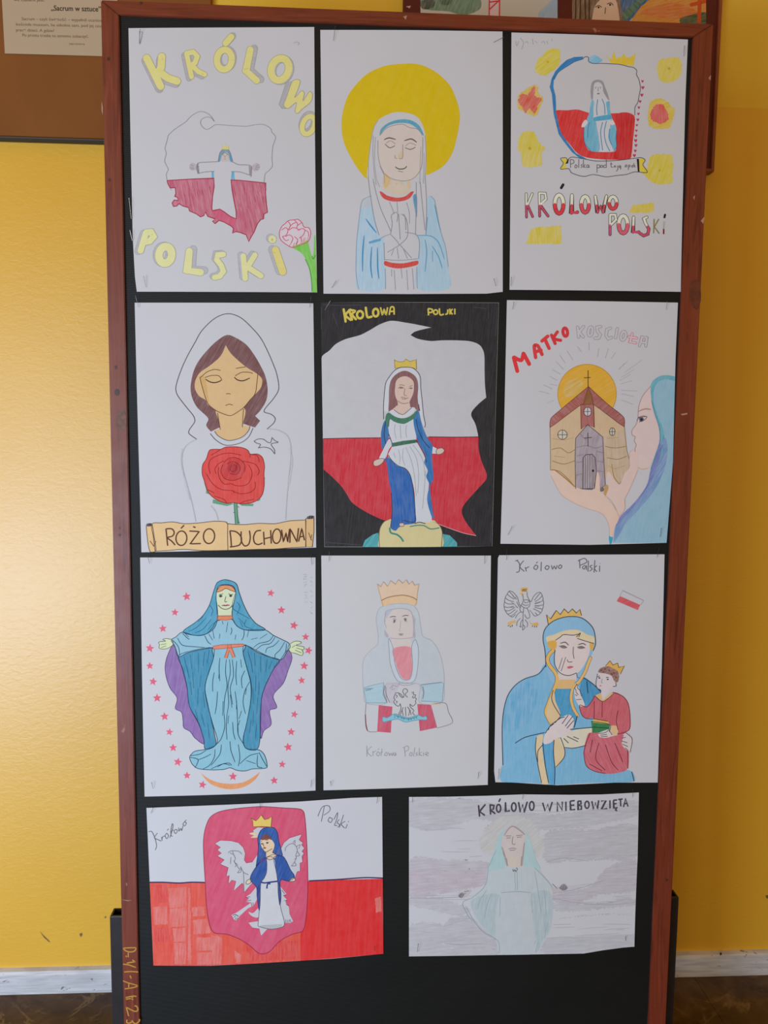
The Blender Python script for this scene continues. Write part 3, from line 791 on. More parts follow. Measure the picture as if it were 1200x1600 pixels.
fl_.fill('880 850 905 780 960 765 1030 770 1045 830 1040 900 1035 945 960 955 900 930 870 905 860 880', (214, 188, 34), 2, rough=1.1, kind='wash', ang=70)
for x, y, rr in ((150, 728, 2.4), (1020, 230, 2.0), (960, 868, 1.6), (262, 190, 1.6)): S.N('flower_centre').dot(x, y, rr, (165, 130, 40), 4)
S.view(850, 80, 7.0588)
mp = S.P('map')
mp.fill('430 65 330 70 250 100 180 160 120 230 80 310 60 400 85 480 95 600 105 700 130 800 160 920 230 1020 310 1120 400 1190 470 1195 420 1165 350 1130 280 1040 200 930 165 850 150 760 130 680 130 600 125 500 100 400 105 320 150 240 220 190 270 160 330 120 420 95', (26, 100, 144), 4, 0, kind='soft', ang=40)
mp.fill('490 90 520 58 560 48 640 100 600 132 520 142', (108, 168, 188), 3, kind='wash', ang=40)
mp.fill('670 35 710 82 742 95 765 0 790 80 850 70 880 28 900 75 960 70 1010 18 985 165 900 160 740 142', (212, 178, 40), 2, 0, kind='soft')
mp.fill('125 660 250 655 370 648 480 680 560 690 740 690 850 688 990 712 990 850 975 1000 960 1100 945 1190 760 1202 560 1190 430 1165 350 1115 290 1040 200 930 160 830 140 740', (182, 36, 32), 2, kind='pencil', ang=75, amt=.16)
mp.fill('800 700 985 715 975 1000 940 1180 780 1190 770 1110 800 1050 790 900', (172, 24, 24), 3, kind='soft', ang=88)
mp.line('420 95 450 68 485 75 490 120 540 140 650 140 740 145 830 150 930 175 985 185 1020 220 1015 260 1040 310 1060 410 1045 490 1030 570 1000 620 998 712', .9, (70, 66, 66))
mp.line('420 95 330 125 270 162 215 195 150 245 108 320', .7, (50, 90, 120))
fg = S.P('seated_figure'); WH3 = (172, 166, 164); BL3 = (90, 148, 164)
fg.fill('520 540 545 505 590 530 640 500 700 535 720 570 735 720 772 790 797 880 790 980 795 1060 770 1112 510 1105 450 1030 435 940 440 840 480 760 500 640', WH3, 4, kind='soft', amt=.05)
fg.fill('525 540 548 560 540 650 540 735 500 800 468 762 495 690 505 620', BL3, 5, ang=80).fill('680 570 718 560 725 660 738 730 700 720 690 640', BL3, 5, ang=80)
fg.fill('500 770 560 765 580 850 600 960 607 1102 510 1102 455 1040 437 940 440 850', BL3, 5, ang=80).fill('735 760 770 800 797 880 790 980 797 1050 768 1104 740 1040 715 980 725 860', BL3, 5, ang=80)
fg.fill('540 740 600 722 700 706 738 712 742 752 600 772 545 772', (62, 134, 156), 6, kind='soft')
fg.fill('455 760 420 800 412 842 450 832 478 790', (184, 170, 166), 6, kind='soft').fill('715 785 750 768 778 800 770 815 735 818', (184, 170, 166), 6, kind='soft')
fg.lines('588 535 576 640 582 712|635 530 662 600 668 702|642 788 620 900 642 1098|684 775 660 900 680 1020 722 1108|500 790 482 850 478 960|720 860 712 960 742 1040', 1.1, (58, 112, 142))
fg.lines('510 1105 450 1030 435 940 440 850|795 880 790 980 796 1055 768 1110', .7, (50, 90, 110))
fg.fill('532 530 545 420 555 362 600 345 640 370 655 450 690 520 640 505 590 530', (172, 164, 160), 5, kind='soft', amt=.05)
fg.fill('520 540 510 440 525 352 575 320 640 335 668 400 700 480 714 548 690 520 650 450 640 382 600 346 552 360 541 420 536 530', (132, 126, 124), 6, ang=80, amt=.2)
fg.lines('558 405 575 400|610 400 628 402|596 400 592 440 600 446|560 412 572 414|612 412 624 414', .7, (110, 104, 104)); fg.lines('582 476 596 472 608 476', 1.8, (140, 78, 86))
for x, y in ((1083, 335), (1087, 405), (1076, 487), (1057, 558), (1043, 625), (1038, 695), (1031, 760), (1020, 820), (1015, 880), (1010, 937), (1007, 990), (1010, 1043), (1002, 1103), (992, 1155)):
    q = .8 + .35 * ((x * 7 + y) % 5) / 5
    S.N('heart').fill([(x + a * q, y + b * q) for a, b in ((0, -8), (8, -17), (16, -12), (14, 2), (0, 20), (-14, 2), (-16, -12), (-8, -17))], (160, 46, 76), 3, 0, kind='line')
bn = S.P('banner')
bn.fill('180 1188 245 1182 258 1208 232 1250 252 1298 178 1302 212 1240', (196, 170, 45), 3, 0, kind='soft').fill('1045 1198 1070 1180 1112 1208 1086 1255 1132 1342 1045 1332', (196, 170, 45), 3, 0, kind='soft')
bn.fill('1018 1192 1042 1192 1048 1336 1030 1336', (34, 30, 30), 5, 0, kind='line').fill('234 1244 272 1192 262 1242', (44, 40, 38), 5, 0, kind='line')
bn.line('235 1245 290 1175 400 1185 560 1215 700 1215 850 1205 1000 1185 1070 1180 1110 1208 1085 1258 1132 1342 1000 1335 900 1365 800 1375 680 1390 540 1365 430 1385 300 1345 270 1300 180 1302 210 1240 180 1188 240 1180 255 1208', .9, (64, 60, 60))
bn.lines('285 1198 290 1290|285 1198 320 1205 325 1235 290 1248|345 1255 335 1280 350 1292 362 1270 345 1255|380 1195 378 1290|420 1250 405 1260 418 1275 402 1290|430 1200 432 1290|455 1255 434 1270 455 1290|490 1260 470 1260 468 1285 485 1285 490 1260 494 1290|580 1255 580 1345|580 1258 610 1262 605 1290 582 1288|625 1262 618 1285 640 1285 640 1265 625 1262|680 1260 655 1265 655 1288 680 1285|682 1200 682 1290|735 1230 737 1280 755 1285|725 1250 750 1248|775 1265 768 1282 785 1280 775 1265|805 1265 808 1310 790 1330|835 1265 818 1275 830 1290 838 1268 842 1300 835 1308|895 1258 888 1280 905 1280 905 1260 895 1258|925 1258 925 1315|925 1260 945 1265 940 1280 927 1280|960 1270 975 1262 962 1282 978 1284|985 1240 985 1282|1000 1262 988 1272 1005 1285', 1.0, (96, 88, 88))
S.view(790, 230)
l = S.P('lettering'); CR, RD, ED = (190, 182, 158), (176, 48, 62), (62, 54, 52)
twotone(l, '128 292 130 438|166 292 136 362 168 435', 2.6, CR, (170, 52, 78), ED, 366)
twotone(l, '210 288 212 432|212 288 246 290 252 325 214 362 264 432', 2.8, CR, (172, 52, 74), ED, 366)
twotone(l, 'e 333 358 27 58', 5.0, CR, (190, 32, 40), ED, 360)
twotone(l, '413 302 410 412 446 408', 4.2, CR, (182, 48, 60), ED, 366)
twotone(l, 'e 495 360 24 50', 5.0, CR, (184, 54, 62), ED, 360)
twotone(l, '558 310 572 408 592 374 606 408 628 308', 3.4, CR, (178, 48, 60), ED, 366)
twotone(l, 'e 668 350 24 38', 4.4, CR, (186, 44, 50), ED, 352)
l.line('346 256 358 236', 4.2, (40, 34, 44), 5, 0)
l = S.N('lettering')
twotone(l, '650 428 650 548|652 424 682 424 688 455 655 488', 3.2, CR, (170, 62, 98), ED, 490)
twotone(l, 'e 732 485 28 54', 5.2, CR, (184, 72, 84), ED, 486)
twotone(l, '797 440 793 532 830 532|880 440 862 448 872 478 893 514 886 545 860 555 836 540', 3.4, CR, (174, 52, 76), ED, 498)
l.lines('925 450 922 540|955 450 926 500 958 542', 1.8, (120, 110, 62), s=0); l.lines('988 465 985 510', 2.4, (150, 140, 128), s=0); l.lines('985 512 985 545', 2.4, (120, 40, 50), s=0)
l.line('994 424 990 440', 3.2, (36, 32, 40), 5, 0)
S.N('yellow_strip').fill('770 410 790 365 850 360 925 345 918 412', (214, 186, 44), 2, 0, rough=1.2, kind='wash', ang=95); S.N('yellow_strip').fill('125 605 160 512 200 502 345 490 345 608', (214, 186, 44), 2, 0, rough=1.2, kind='wash', ang=95)
S.view(790, 50); S.P('pencil_note').lines('62 60 68 90 80 60|90 40 110 70 98 110|120 70 130 62 140 75|165 45 170 80|180 60 195 70|220 70 235 62 245 78|255 60 262 80|285 45 288 62', .7, (142, 135, 131))
S.build()
GRP = 'drawings pinned to the display board'
# ---- 4: hooded woman with a rose and scroll
S = Sheet('drawing_sheet', 'drawing of a hooded woman with closed eyes, red rose and scroll', 'drawing',
    [(210.5, 473), (350, 473.2), (489.5, 474), (492, 660), (494, 855.5), (400, 858), (300, 861), (221, 863), (216, 680)], YS, white=(195, 198, 206), seed=4, group=GRP)
S.view(205, 465)
LN = (96, 94, 98)
S.P('hood').line('410 885 362 850 365 825 398 775 390 740 350 690 290 610 280 560 310 460 350 370 400 280 440 210 510 140 570 108 625 103 690 130 760 195 810 255 850 330 885 410 910 480 922 570 890 630 840 690 832 715 875 730 900 755 890 785 848 822', 1.1, LN)
S.P('hair').fill('600 234 540 268 480 325 420 400 388 470 372 560 380 620 412 685 482 755 470 800 500 838 500 838 555 812 700 790 735 800 775 812 775 812 806 770 806 770 775 740 775 740 812 700 845 640 853 570 838 490 808 425 770 360 720 295 655 252', (124, 82, 82), 2, kind='soft', ang=60, amt=.22)
fc = S.P('face'); SK = (212, 181, 134)
fc.fill('592 298 592 298 560 365 500 420 430 470 402 520 400 570 425 615 465 640 480 670 530 705 570 725 620 738 660 720 700 690 740 640 780 600 812 560 818 510 785 475 720 435 660 385 620 345', SK, 4, kind='soft', amt=.06)
fc.fill('432 490 448 560 485 655 474 570 462 500', (205, 168, 108), 5, kind='soft', amt=.06)
S.P('neck').fill('535 700 545 760 556 815 522 832 540 862 590 890 640 890 700 870 735 830 742 805 700 795 706 690', SK, 3, kind='soft', amt=.06)
BR = (104, 80, 56)
fc.lines('430 498 445 560 470 640 490 675 535 708 580 728 620 738 650 725 700 690 740 645 775 600 785 540 792 478|445 490 475 465 520 450 558 455|655 443 690 437 715 434|462 500 500 488 545 488 566 510|650 490 690 468 740 468 760 475|593 602 607 600 621 603|590 675 612 667 635 672|445 492 430 500', 1.0, BR)
fc.lines('465 510 490 526 520 532 550 525 568 513|645 498 665 515 700 520 742 503', 1.7, (82, 62, 48), taper=.3)
S.P('neck').lines('540 720 558 825|702 695 695 810', .9, BR)
S.P('collar').lines('495 850 530 890 580 920 630 922 690 905 735 870 762 815|522 835 545 865 600 892 650 888 700 868 735 830 742 805', 1.0, LN)
S.view(205, 640)
S.P('bird').line('768 198 768 198 790 185 825 185 855 205 872 205 880 175 880 175 900 195 918 205 875 215 895 250 898 278 898 278 870 245 830 235 795 240 795 240 808 218 785 210', 1.0, (100, 100, 106), closed=True)
S.N('shoulder').lines('410 185 350 220 322 270 320 350 350 470 380 580 405 700|500 600 530 640 545 690', 1.5, (178, 181, 188)); S.N('shoulder').lines('850 120 920 130 980 170 1000 260 985 420 970 600 965 690', 1.5, (178, 181, 188))
S.N('shoulder_shading').lines('318 250 312 330 335 440 365 560', 2.6, (187, 190, 197)); S.N('shoulder_shading').lines('992 240 1005 330 985 470', 2.6, (187, 190, 197))
rs = S.P('rose')
ROSE = '490 255 520 248 560 248 590 235 650 232 700 240 730 255 745 278 790 278 820 300 833 350 830 400 832 470 820 530 790 565 740 585 680 588 640 580 600 585 550 570 510 545 480 510 460 450 445 400 448 345 470 310'
rs.fill(ROSE, (214, 72, 66), 4, kind='soft', ang=88, amt=.12); rs.line(ROSE, 1.0, (140, 50, 50), 8, 1, True)
rs.fill('640 300 685 312 708 350 706 400 670 435 620 440 580 425 562 385 575 335', (200, 54, 52), 5, kind='soft').fill('630 335 665 335 680 365 665 395 630 402 606 385 606 355', (178, 40, 44), 6, kind='soft')
DR = (150, 42, 44)
rs.lines('560 248 540 262 500 285|745 278 742 300|495 400 485 350 500 310 560 280 620 272 690 285|800 330 790 290 752 280|530 400 525 370 545 340 580 320|580 330 610 305 650 300 690 318 712 350 708 390|640 345 660 355 655 380 630 385 618 368 632 350|600 340 640 325 675 345 680 380 655 405 615 400|575 345 562 385 585 430 640 442 690 425|548 360 545 400 560 440 585 465 625 462|625 462 660 475 720 470 750 430 755 390 735 345|690 320 740 330 780 345 800 385 790 410|470 400 500 450 530 480 570 500 630 505|630 505 680 525 740 518 775 490 775 450|640 505 645 520|480 500 520 520|600 585 580 560 520 540|680 585 720 570 770 560', .9, DR, L=9)
st = S.P('rose_stem'); GR = (98, 160, 128)
st.fill('643 578 662 580 668 660 680 712 652 714 650 650', GR, 3, 0, kind='soft').lines('668 602 674 612|640 640 652 645|665 705 680 708|643 578 652 714|662 582 670 712', .8, (66, 112, 90))
for q in ('512 560 560 570 645 588 600 602 510 584', '680 590 766 587 762 603 690 600', '455 450 470 480 492 530 468 522 470 500', '785 565 808 552 806 566 790 573', '828 430 838 424 836 434'): S.N('rose_leaf').fill(q, GR, 3, 0, kind='soft')
sc = S.P('scroll'); TN = (222, 191, 142); TB = (106, 84, 62)
MAIN = '130 716 190 708 260 702 330 712 420 708 520 697 590 700 605 712 700 718 800 710 900 712 990 695 1090 690 1090 690 1092 858 1092 858 1000 862 900 870 780 872 605 878 450 880 330 872 230 880 150 885 150 885 140 800'
sc.outline(MAIN, TN, 1.0, TB, 3, 8, kind='soft', amt=.06)
sc.outline('95 722 112 728 130 716 145 800 156 880 138 890 118 886 105 830', (220, 188, 138), 1.0, TB, 4, 8, kind='soft', amt=.06)
sc.outline('1090 682 1142 678 1142 760 1132 858 1092 858', (216, 182, 130), 1.0, TB, 4, 8, 0, kind='soft', amt=.06)
sc.fill('94 718 110 710 132 714 126 727 100 729', (72, 52, 56), 9).fill('1098 671 1120 662 1143 666 1138 680 1102 683', (66, 50, 62), 9)
sc.lines('605 712 604 790 606 878|598 702 600 712|118 820 140 850|140 855 155 822|1108 768 1128 818|1128 780 1122 812|1092 690 1090 858', 1.0, TB)
LT = (100, 68, 50)
def letters(p, st, w, col, L=10, s=1):
    for q in st.split('|'):
        q = q.strip()
        if q[0] == 'e':
            a = [float(x) for x in q[1:].split()]; p.line(ellp(*a), w, col, L, 1, True)
        else: p.line(q, w, col, L, s)
def words(S, name, xs, st, w, col, L=10, s=1):
    """two written words, parted at x = xs, each a part of its own"""
    g = ([], [])
    for q in st.split('|'):
        v = q.strip().lstrip('e').split(); g[float(v[0]) > xs].append(q)
    for h in g:
        if h: letters(S.N(name), '|'.join(h), w, col, L, s)
words(S, 'scroll_lettering', 600, '218 745 224 800 229 850|218 745 255 745 270 768 258 790 228 800 255 822 276 846|e 315 803 34 45 4|312 742 322 732 332 722|365 758 426 761 426 761 370 838 370 838 436 836|388 731 404 736|e 488 790 35 46 4|618 756 624 800 628 856|618 756 660 764 690 800 682 840 655 852 618 857|688 760 690 820 710 850 735 840 745 800 740 755|812 754 782 760 766 795 772 830 795 842 822 832|828 762 833 845|872 752 876 836|832 806 876 796|e 910 790 26 45 4|940 750 952 826 952 826 968 770 968 770 978 826 978 826 990 745|992 832 994 745 994 745 1036 826 1036 826 1046 740|1046 824 1066 742 1066 742 1083 816|1052 796 1079 790', 2.0, LT)
S.build()
# ---- 5: crowned woman on a black ground
S = Sheet('drawing_sheet', 'drawing of a crowned woman on a white and red map, blackened background', 'drawing',
    [(501, 472.5), (640, 472.5), (779.5, 473), (774, 660), (769, 853.5), (640, 854.5), (507, 854.5), (504, 650)], YS, white=(190, 191, 195), seed=5, group=GRP)
S.view(490, 465)
S.P('black_ground').fill('44 30 600 31 1157 33 1136 750 1115 1554 600 1556 69 1557 55 760', (50, 48, 50), 1, 0, kind='pencil', ang=84, amt=.05)
S.P('black_ground').lines('60 45 180 50 300 46|1092 40 1094 130|1145 60 1142 170 1136 240|48 60 49 200|80 1530 300 1545|1105 850 1100 1000|75 1440 78 1540|1110 1400 1105 1530|120 100 150 180|1000 60 1080 70|700 110 760 118', .8, (84, 82, 84), L=1.5)
mpw = S.P('white_map_half')
mpw.fill('48 380 100 330 140 290 200 260 290 235 350 205 410 170 470 148 510 147 560 155 620 165 735 188 735 188 680 200 630 215 605 235 605 235 650 258 730 272 800 268 900 268 985 275 1040 300 1065 350 1068 450 1070 540 1078 625 1078 625 1030 665 990 710 985 740 1010 790 1025 850 1030 882 1030 882 58 884 58 884', (186, 187, 191), 2, kind='soft', amt=.03)
YL = (200, 184, 84)
words(S, 'lettering', 600, '188 74 200 150|230 76 200 110 232 140|222 80 240 138|225 78 258 85 240 105 264 136|e 290 108 19 23|326 64 336 122 362 120|e 388 95 17 24', 3.6, YL, 4)
words(S, 'lettering', 600, '418 62 430 108 440 75 452 108 462 62|472 110 482 62 500 62 503 108|478 88 502 86|715 70 718 112|715 70 740 75 738 92 718 94|e 762 92 13 14|785 68 790 108 814 104|838 75 836 100 822 106|850 70 852 106|868 72 856 88 868 106|882 70 882 106', 2.4, YL, 4)
S.view(490, 640)
rd = S.P('red_map_half')
rd.fill('60 180 60 180 225 178 420 176 720 170 1030 172 1030 172 1030 240 1045 310 1060 350 1080 400 1078 435 1040 480 980 545 930 610 930 660 960 715 1015 787 1015 787 940 772 860 745 780 715 740 700 600 690 480 700 440 690 400 675 320 635 240 580 205 525 170 475 110 415 60 372 60 372', (194, 42, 56), 3, kind='pencil', ang=86, amt=.14)
rd.lines('60 182 225 178 420 176|720 170 900 172 1030 170', 1.0, (80, 30, 40), L=6); rd.line('1015 787 940 772 860 745 780 715 745 698', 1.0, (205, 150, 155), 6)
gl = S.P('globe')
gl.fill('412 860 408 800 415 740 440 700 480 684 560 690 640 690 735 690 760 695 790 730 803 770 797 860', (204, 194, 142), 4, kind='soft')
gl.line('412 858 408 800 415 740 440 700 470 686', .9, (120, 110, 80)); gl.line('760 695 790 730 803 770 797 858', .9, (120, 110, 80))
for q in ('305 858 320 815 370 780 405 768 412 858', '800 775 850 785 895 830 896 858 796 858'): S.N('teal_wave').fill(q, (42, 158, 164), 3, 0, ang=50)
rb = S.P('robe'); WD = (196, 200, 206)
rb.fill('470 65 560 85 632 60 642 190 655 210 690 280 706 330 722 420 716 540 738 690 700 705 640 702 632 640 630 520 610 430 575 370 520 350 470 300 465 280 490 230 490 205 466 150', WD, 5, kind='soft', amt=.03)
rb.fill('470 185 492 215 470 250 450 300 420 327 410 302 430 260', WD, 5, kind='soft', amt=.03).fill('738 228 768 242 772 276 736 274', WD, 5, 0, kind='soft', amt=.03)
rb.fill('440 75 470 55 465 100 470 165 450 215 428 247 421 150', (34, 108, 168), 6, ang=95, amt=.2)
rb.fill('628 20 655 8 670 70 690 130 715 185 742 220 738 300 748 430 726 480 745 640 752 682 735 665 708 560 722 470 703 420 712 380 690 330 700 290 660 215 640 160 624 80', (34, 112, 172), 6, ang=100, amt=.2)
rb.fill('445 308 470 303 520 350 570 370 605 420 625 520 635 640 635 706 560 720 530 738 510 756 480 735 490 640 485 520 470 440 460 350', (26, 98, 170), 6, ang=96, amt=.2)
rb.fill('486 210 560 195 640 187 646 206 570 219 490 233', (58, 112, 88), 7, 0, kind='soft')
rb.lines('465 283 490 320 530 352 575 370 605 415 625 520 634 640 634 700|480 735 490 640 485 520|640 190 690 280 706 330|468 150 490 210|640 60 655 130 690 200 725 240|450 75 440 150 450 215', 1.0, (44, 66, 84))
rb.lines('510 90 505 130 515 180|540 95 545 180|580 95 575 140 582 175|530 250 540 300 535 340|560 240 555 300 570 350|600 230 640 300 655 400 650 520|620 220 680 310 695 420|575 235 610 320 630 420 640 540|700 380 690 500 680 620|500 270 510 300', .8, (158, 164, 166))
rb.line('560 690 600 702 636 702', 1.2, (70, 70, 90))
for q in ('440 308 432 330 405 350 378 350 376 322 410 308', '768 250 800 240 816 256 800 275 770 278', '535 712 560 708 562 728 540 728'): S.N('hand' if q[0] != '5' else 'foot').outline(q, (204, 182, 168), .8, (110, 92, 88), 7, 9, kind='soft')
gl.lines('475 740 482 768 520 780 545 800 558 820', 2.6, (72, 140, 130)); gl.lines('600 730 650 722 690 725 730 745 785 738', 1.7, (80, 140, 134)); gl.lines('630 712 660 703 698 712', 1.2, (50, 50, 60))
S.view(580, 550, 8.571)
hd = S.P('head')
hd.fill('165 790 165 700 190 430 230 350 300 260 370 215 450 205 550 215 620 270 655 340 662 480 680 650 700 850 722 960 715 1010 690 980 640 800 600 740 240 790', WD, 4, kind='soft', amt=.03)
hd.line('165 900 165 700 190 430 230 350 300 260 370 215 450 205 550 215 620 270 655 340 662 480 680 650 700 850 722 960 715 1010', 1.0, (92, 78, 82))
hd.fill('235 800 235 650 240 480 265 380 320 310 400 262 470 255 560 300 610 360 628 460 620 600 630 700 648 790 580 760 530 740 345 720 300 770', (136, 94, 94), 6, ang=88, amt=.2)
hd.fill('320 470 330 400 370 350 450 325 520 350 565 400 572 480 560 560 530 630 512 670 518 735 470 800 420 838 380 830 290 770 350 720 350 660 325 600 315 530', (204, 181, 168), 8, kind='soft', amt=.06)
FL = (138, 116, 108)
hd.lines('375 445 410 440 445 455|360 485 400 478 435 490|372 475 395 468 430 480|512 462 548 450|500 490 530 480 555 490|450 490 440 570 455 585 475 582|395 610 430 608 470 625 490 610|410 625 435 632 460 628|355 655 390 680 440 692 500 680|300 770 350 810 380 830', .9, FL, L=10)
hd.dot(398, 484, 1.5, (120, 112, 108), 10, 1.1).dot(532, 488, 1.5, (120, 112, 108), 10, 1.1)
hd.fill('240 800 300 768 350 808 420 838 480 800 545 740 592 760 560 812 480 870 400 888 320 865 265 832', WD, 9, kind='soft', amt=.03)
hd.line('300 770 350 810 420 838 480 800 545 742', .9, (110, 106, 104), 10)
hd.line('630 700 648 790', 1.2, (110, 70, 74), 10)
S.P('green_collar').fill('240 812 290 848 350 878 430 888 500 870 560 830 616 776 602 830 570 890 500 935 440 962 370 955 300 930 250 902 235 1000 205 1000 188 895 205 830', (66, 124, 98), 9, kind='soft')
cr = S.P('crown')
cr.fill('310 105 330 122 380 135 440 128 465 95 490 115 520 130 575 112 600 100 605 235 560 215 500 205 400 205 318 222', (206, 182, 82), 5, 0, kind='soft'); cr.line('310 105 330 122 380 135 440 128 465 95 490 115 520 130 575 112 600 100 605 235 560 215 500 205 400 205 318 222', .8, (150, 126, 60), 8, 0, True)
S.build()
# ---- 6: church carried in a hand
S = Sheet('drawing_sheet', 'drawing of a church held in a hand before an orange sun, veiled profile', 'drawing',
    [(792, 469), (920, 470.5), (1059, 473), (1055.5, 560), (1051.3, 720), (1041, 848), (920, 851), (782, 849.5), (788, 650)], YS, white=(178, 177, 178), seed=6, group=GRP)
S.view(775, 460)
letters(S.P('red_lettering'), '132 480 110 396|112 394 156 412 170 370|172 372 206 436', 6.0, (196, 52, 54), 4)
letters(S.P('red_lettering'), '246 395 238 322 260 322 286 376|244 360 280 350|286 292 322 262|304 280 330 338', 5.4, (192, 58, 58), 4)
letters(S.P('red_lettering'), '345 255 368 308|382 235 360 275 402 288|e 431 237 14 26 -8', 5.0, (190, 52, 56), 4)
def hollow(p, st, w, edge, inner, L=3):
    letters(p, st, w + 1.5, edge, L, 0); letters(p, st, w, inner, L + 1, 0)
HI = (176, 174, 176)
hollow(S.P('hollow_lettering'), '508 205 515 268|546 202 518 235 543 266|e 588 232 13 28 10|652 202 630 206 632 232 650 254 640 274 616 274|714 212 692 220 686 258 700 278 720 270|756 215 746 272|e 794 260 15 27 14', 3.4, (140, 128, 134), HI)
hollow(S.P('hollow_lettering'), '850 246 836 298 872 304|828 266 878 274', 2.8, (186, 92, 110), (190, 170, 174))
hollow(S.P('hollow_lettering'), '895 322 912 266 940 270 935 324|906 300 936 302', 3.0, (140, 124, 130), HI)
sun = S.P('sun')
sun.outline(ellp(567, 622, 183, 184, 0, 28), (232, 178, 42), 1.0, (170, 128, 50), 2, 3.5, kind='soft', ang=30)
sun.fill('420 600 450 540 500 530 540 550 520 610 460 640 430 640', (236, 190, 62), 3, kind='wash', rough=1.5, ang=30)
ry = S.P('sun_rays')
ry.lines('372 420 420 470|440 352 478 412|330 512 380 538|295 566 350 592|265 604 330 622|318 678 360 662|505 325 530 360|578 300 578 350|640 335 632 392|700 338 680 400|745 362 718 402|800 430 768 470|910 410 800 490|860 470 780 520|850 540 775 560|880 605 780 600|855 688 780 660|350 470 400 500|840 500 770 540|820 420 760 470|860 640 780 620|395 380 430 430|330 560 380 570', .8, (160, 156, 156), s=0)
ch = S.P('church')
S.view(775, 640)
ch.fill('335 105 570 -105 800 105 815 250 832 355 770 467 700 400 640 500 490 482 390 385 338 377 337 250', (190, 164, 128), 4, 0, ang=80, kind='pencil', amt=.2)
ch.fill('668 180 800 120 815 250 832 355 770 467 715 330 680 400', (186, 162, 130), 5, 0, ang=95, kind='wash')
ch.lines('335 108 338 250 338 378|800 105 815 250 832 355 770 467|338 378 390 384 440 425 490 482|720 340 735 420 768 465|345 250 400 240 450 270 490 250|350 320 420 340 490 320|680 230 740 240 810 230|690 300 760 310 815 290', .9, (132, 110, 70), L=7)
ch.lines('350 180 420 190 480 175|360 290 430 300|690 180 760 175|700 350 740 370 800 350', .8, (160, 140, 104), L=7)
rf = S.P('church_roof'); S.view(775, 460)
rf.outline('575 576 575 576 540 605 400 722 345 770 335 800 335 832 335 832 365 812 525 692 545 684 560 640', (156, 82, 70), .9, (110, 66, 56), 6, 8, kind='pencil', ang=140)
rf.outline('575 576 575 576 620 618 700 690 795 768 800 828 800 828 760 802 650 718 608 686 596 640', (152, 82, 72), .9, (110, 66, 56), 6, 8, kind='pencil', ang=40)
rf.fill('575 584 604 640 606 690 538 690 550 640', (136, 92, 48), 7, 0, kind='soft'); 
S.P('gable_panel').outline('527 690 608 688 612 832 570 814 530 842', (158, 84, 74), .9, (110, 66, 56), 6, 8, 0, kind='pencil', ang=88)
wn = S.N('round_window'); wn.outline(ellp(570, 733, 23, 28), (188, 182, 182), 1.0, (90, 76, 76), 8, 10, kind='soft'); wn.lines('570 705 570 761|547 733 593 732', 1.0, (90, 76, 76), L=10)
for cx, cy, rx, ry_ in ((413, 877, 29, 29), (724, 858, 17, 24)):
    wn = S.N('round_window'); wn.outline(ellp(cx, cy, rx, ry_), (188, 182, 168), 1.0, (96, 82, 64), 8, 10, kind='soft'); wn.lines('%g %g %g %g|%g %g %g %g' % (cx, cy - ry_, cx, cy + ry_, cx - rx - 3, cy, cx + rx + 3, cy), 1.0, (96, 82, 64), L=10)
S.P('top_cross').lines('573 475 573 576|548 522 588 520', 1.2, (92, 70, 36), L=10)
S.view(775, 640)
tw = S.P('church_tower')
tw.outline('495 180 520 150 570 95 615 130 665 172 670 300 680 472 640 502 495 492 492 300', (156, 142, 148), 1.0, (92, 80, 84), 8, 10, 0, kind='wash', ang=80)
tw.lines('572 145 572 230|550 178 596 174', 1.1, (70, 58, 60), L=11)
tw.lines('500 238 560 225 620 240 668 225|498 330 540 325|625 320 672 330|500 410 540 400|625 260 668 270|500 290 545 280|630 380 676 390|520 150 560 190', .9, (132, 118, 124), L=10)
tw.outline('540 495 542 300 560 282 600 280 618 305 624 390 612 492', (158, 146, 150), 1.2, (84, 72, 74), 9, 11, 0, kind='pencil')
tw.lines('556 296 554 490|570 288 568 492|584 284 584 492|598 290 598 490|610 305 608 480', .9, (110, 98, 100), L=11); tw.dot(604, 382, 1.9, (50, 42, 44), 12)
hn = S.P('hands')
hn.fill('688 400 705 388 740 440 770 467 800 402 830 360 832 270 850 253 878 270 882 380 830 500 800 560 800 622 765 668 740 600 700 555 680 540 700 490', (198, 176, 166), 9, kind='soft', amt=.06)
hn.fill('338 378 365 378 420 420 490 480 560 502 605 497 614 440 625 392 640 398 645 440 648 500 680 540 700 560 740 620 766 672 735 742 728 792 705 786 700 720 670 660 630 635 560 615 480 580 410 535 370 470 340 410', (212, 186, 168), 10, kind='soft', amt=.06)
hn.fill('648 490 665 484 672 505 650 512', (110, 94, 92), 11).fill('680 470 700 480 690 520 680 540 670 515', (176, 138, 80), 11, kind='soft')
hn.line('340 378 365 378 420 420 490 482', 1.6, (160, 118, 60), 12)
hn.lines('340 410 370 470 410 535 480 580 560 615 630 636 672 662 700 720 705 786|680 540 710 560 745 620 765 668|800 560 830 500 882 380|765 668 800 622 800 560|832 355 832 272 850 253', .8, (176, 148, 134), L=12)
S.view(775, 460)
vl = S.P('veil')
vl.fill('965 572 980 540 1020 512 1060 505 1120 515 1120 515 1117 800 1110 1100 1090 1300 1065 1552 1065 1552 728 1552 728 1552 735 1500 748 1430 780 1380 870 1290 940 1190 965 1090 1000 990 1022 920 1018 830 990 740 970 660', (130, 168, 184), 6, kind='pencil', ang=80, amt=.2)
vl.fill('965 572 980 540 1020 512 1060 505 1118 515 1118 540 1060 530 1010 550 985 600 985 680 1010 760 1045 850 1050 940 1020 1040 1022 920 1018 830 990 740 970 660', (72, 158, 172), 7, kind='wash', ang=70)
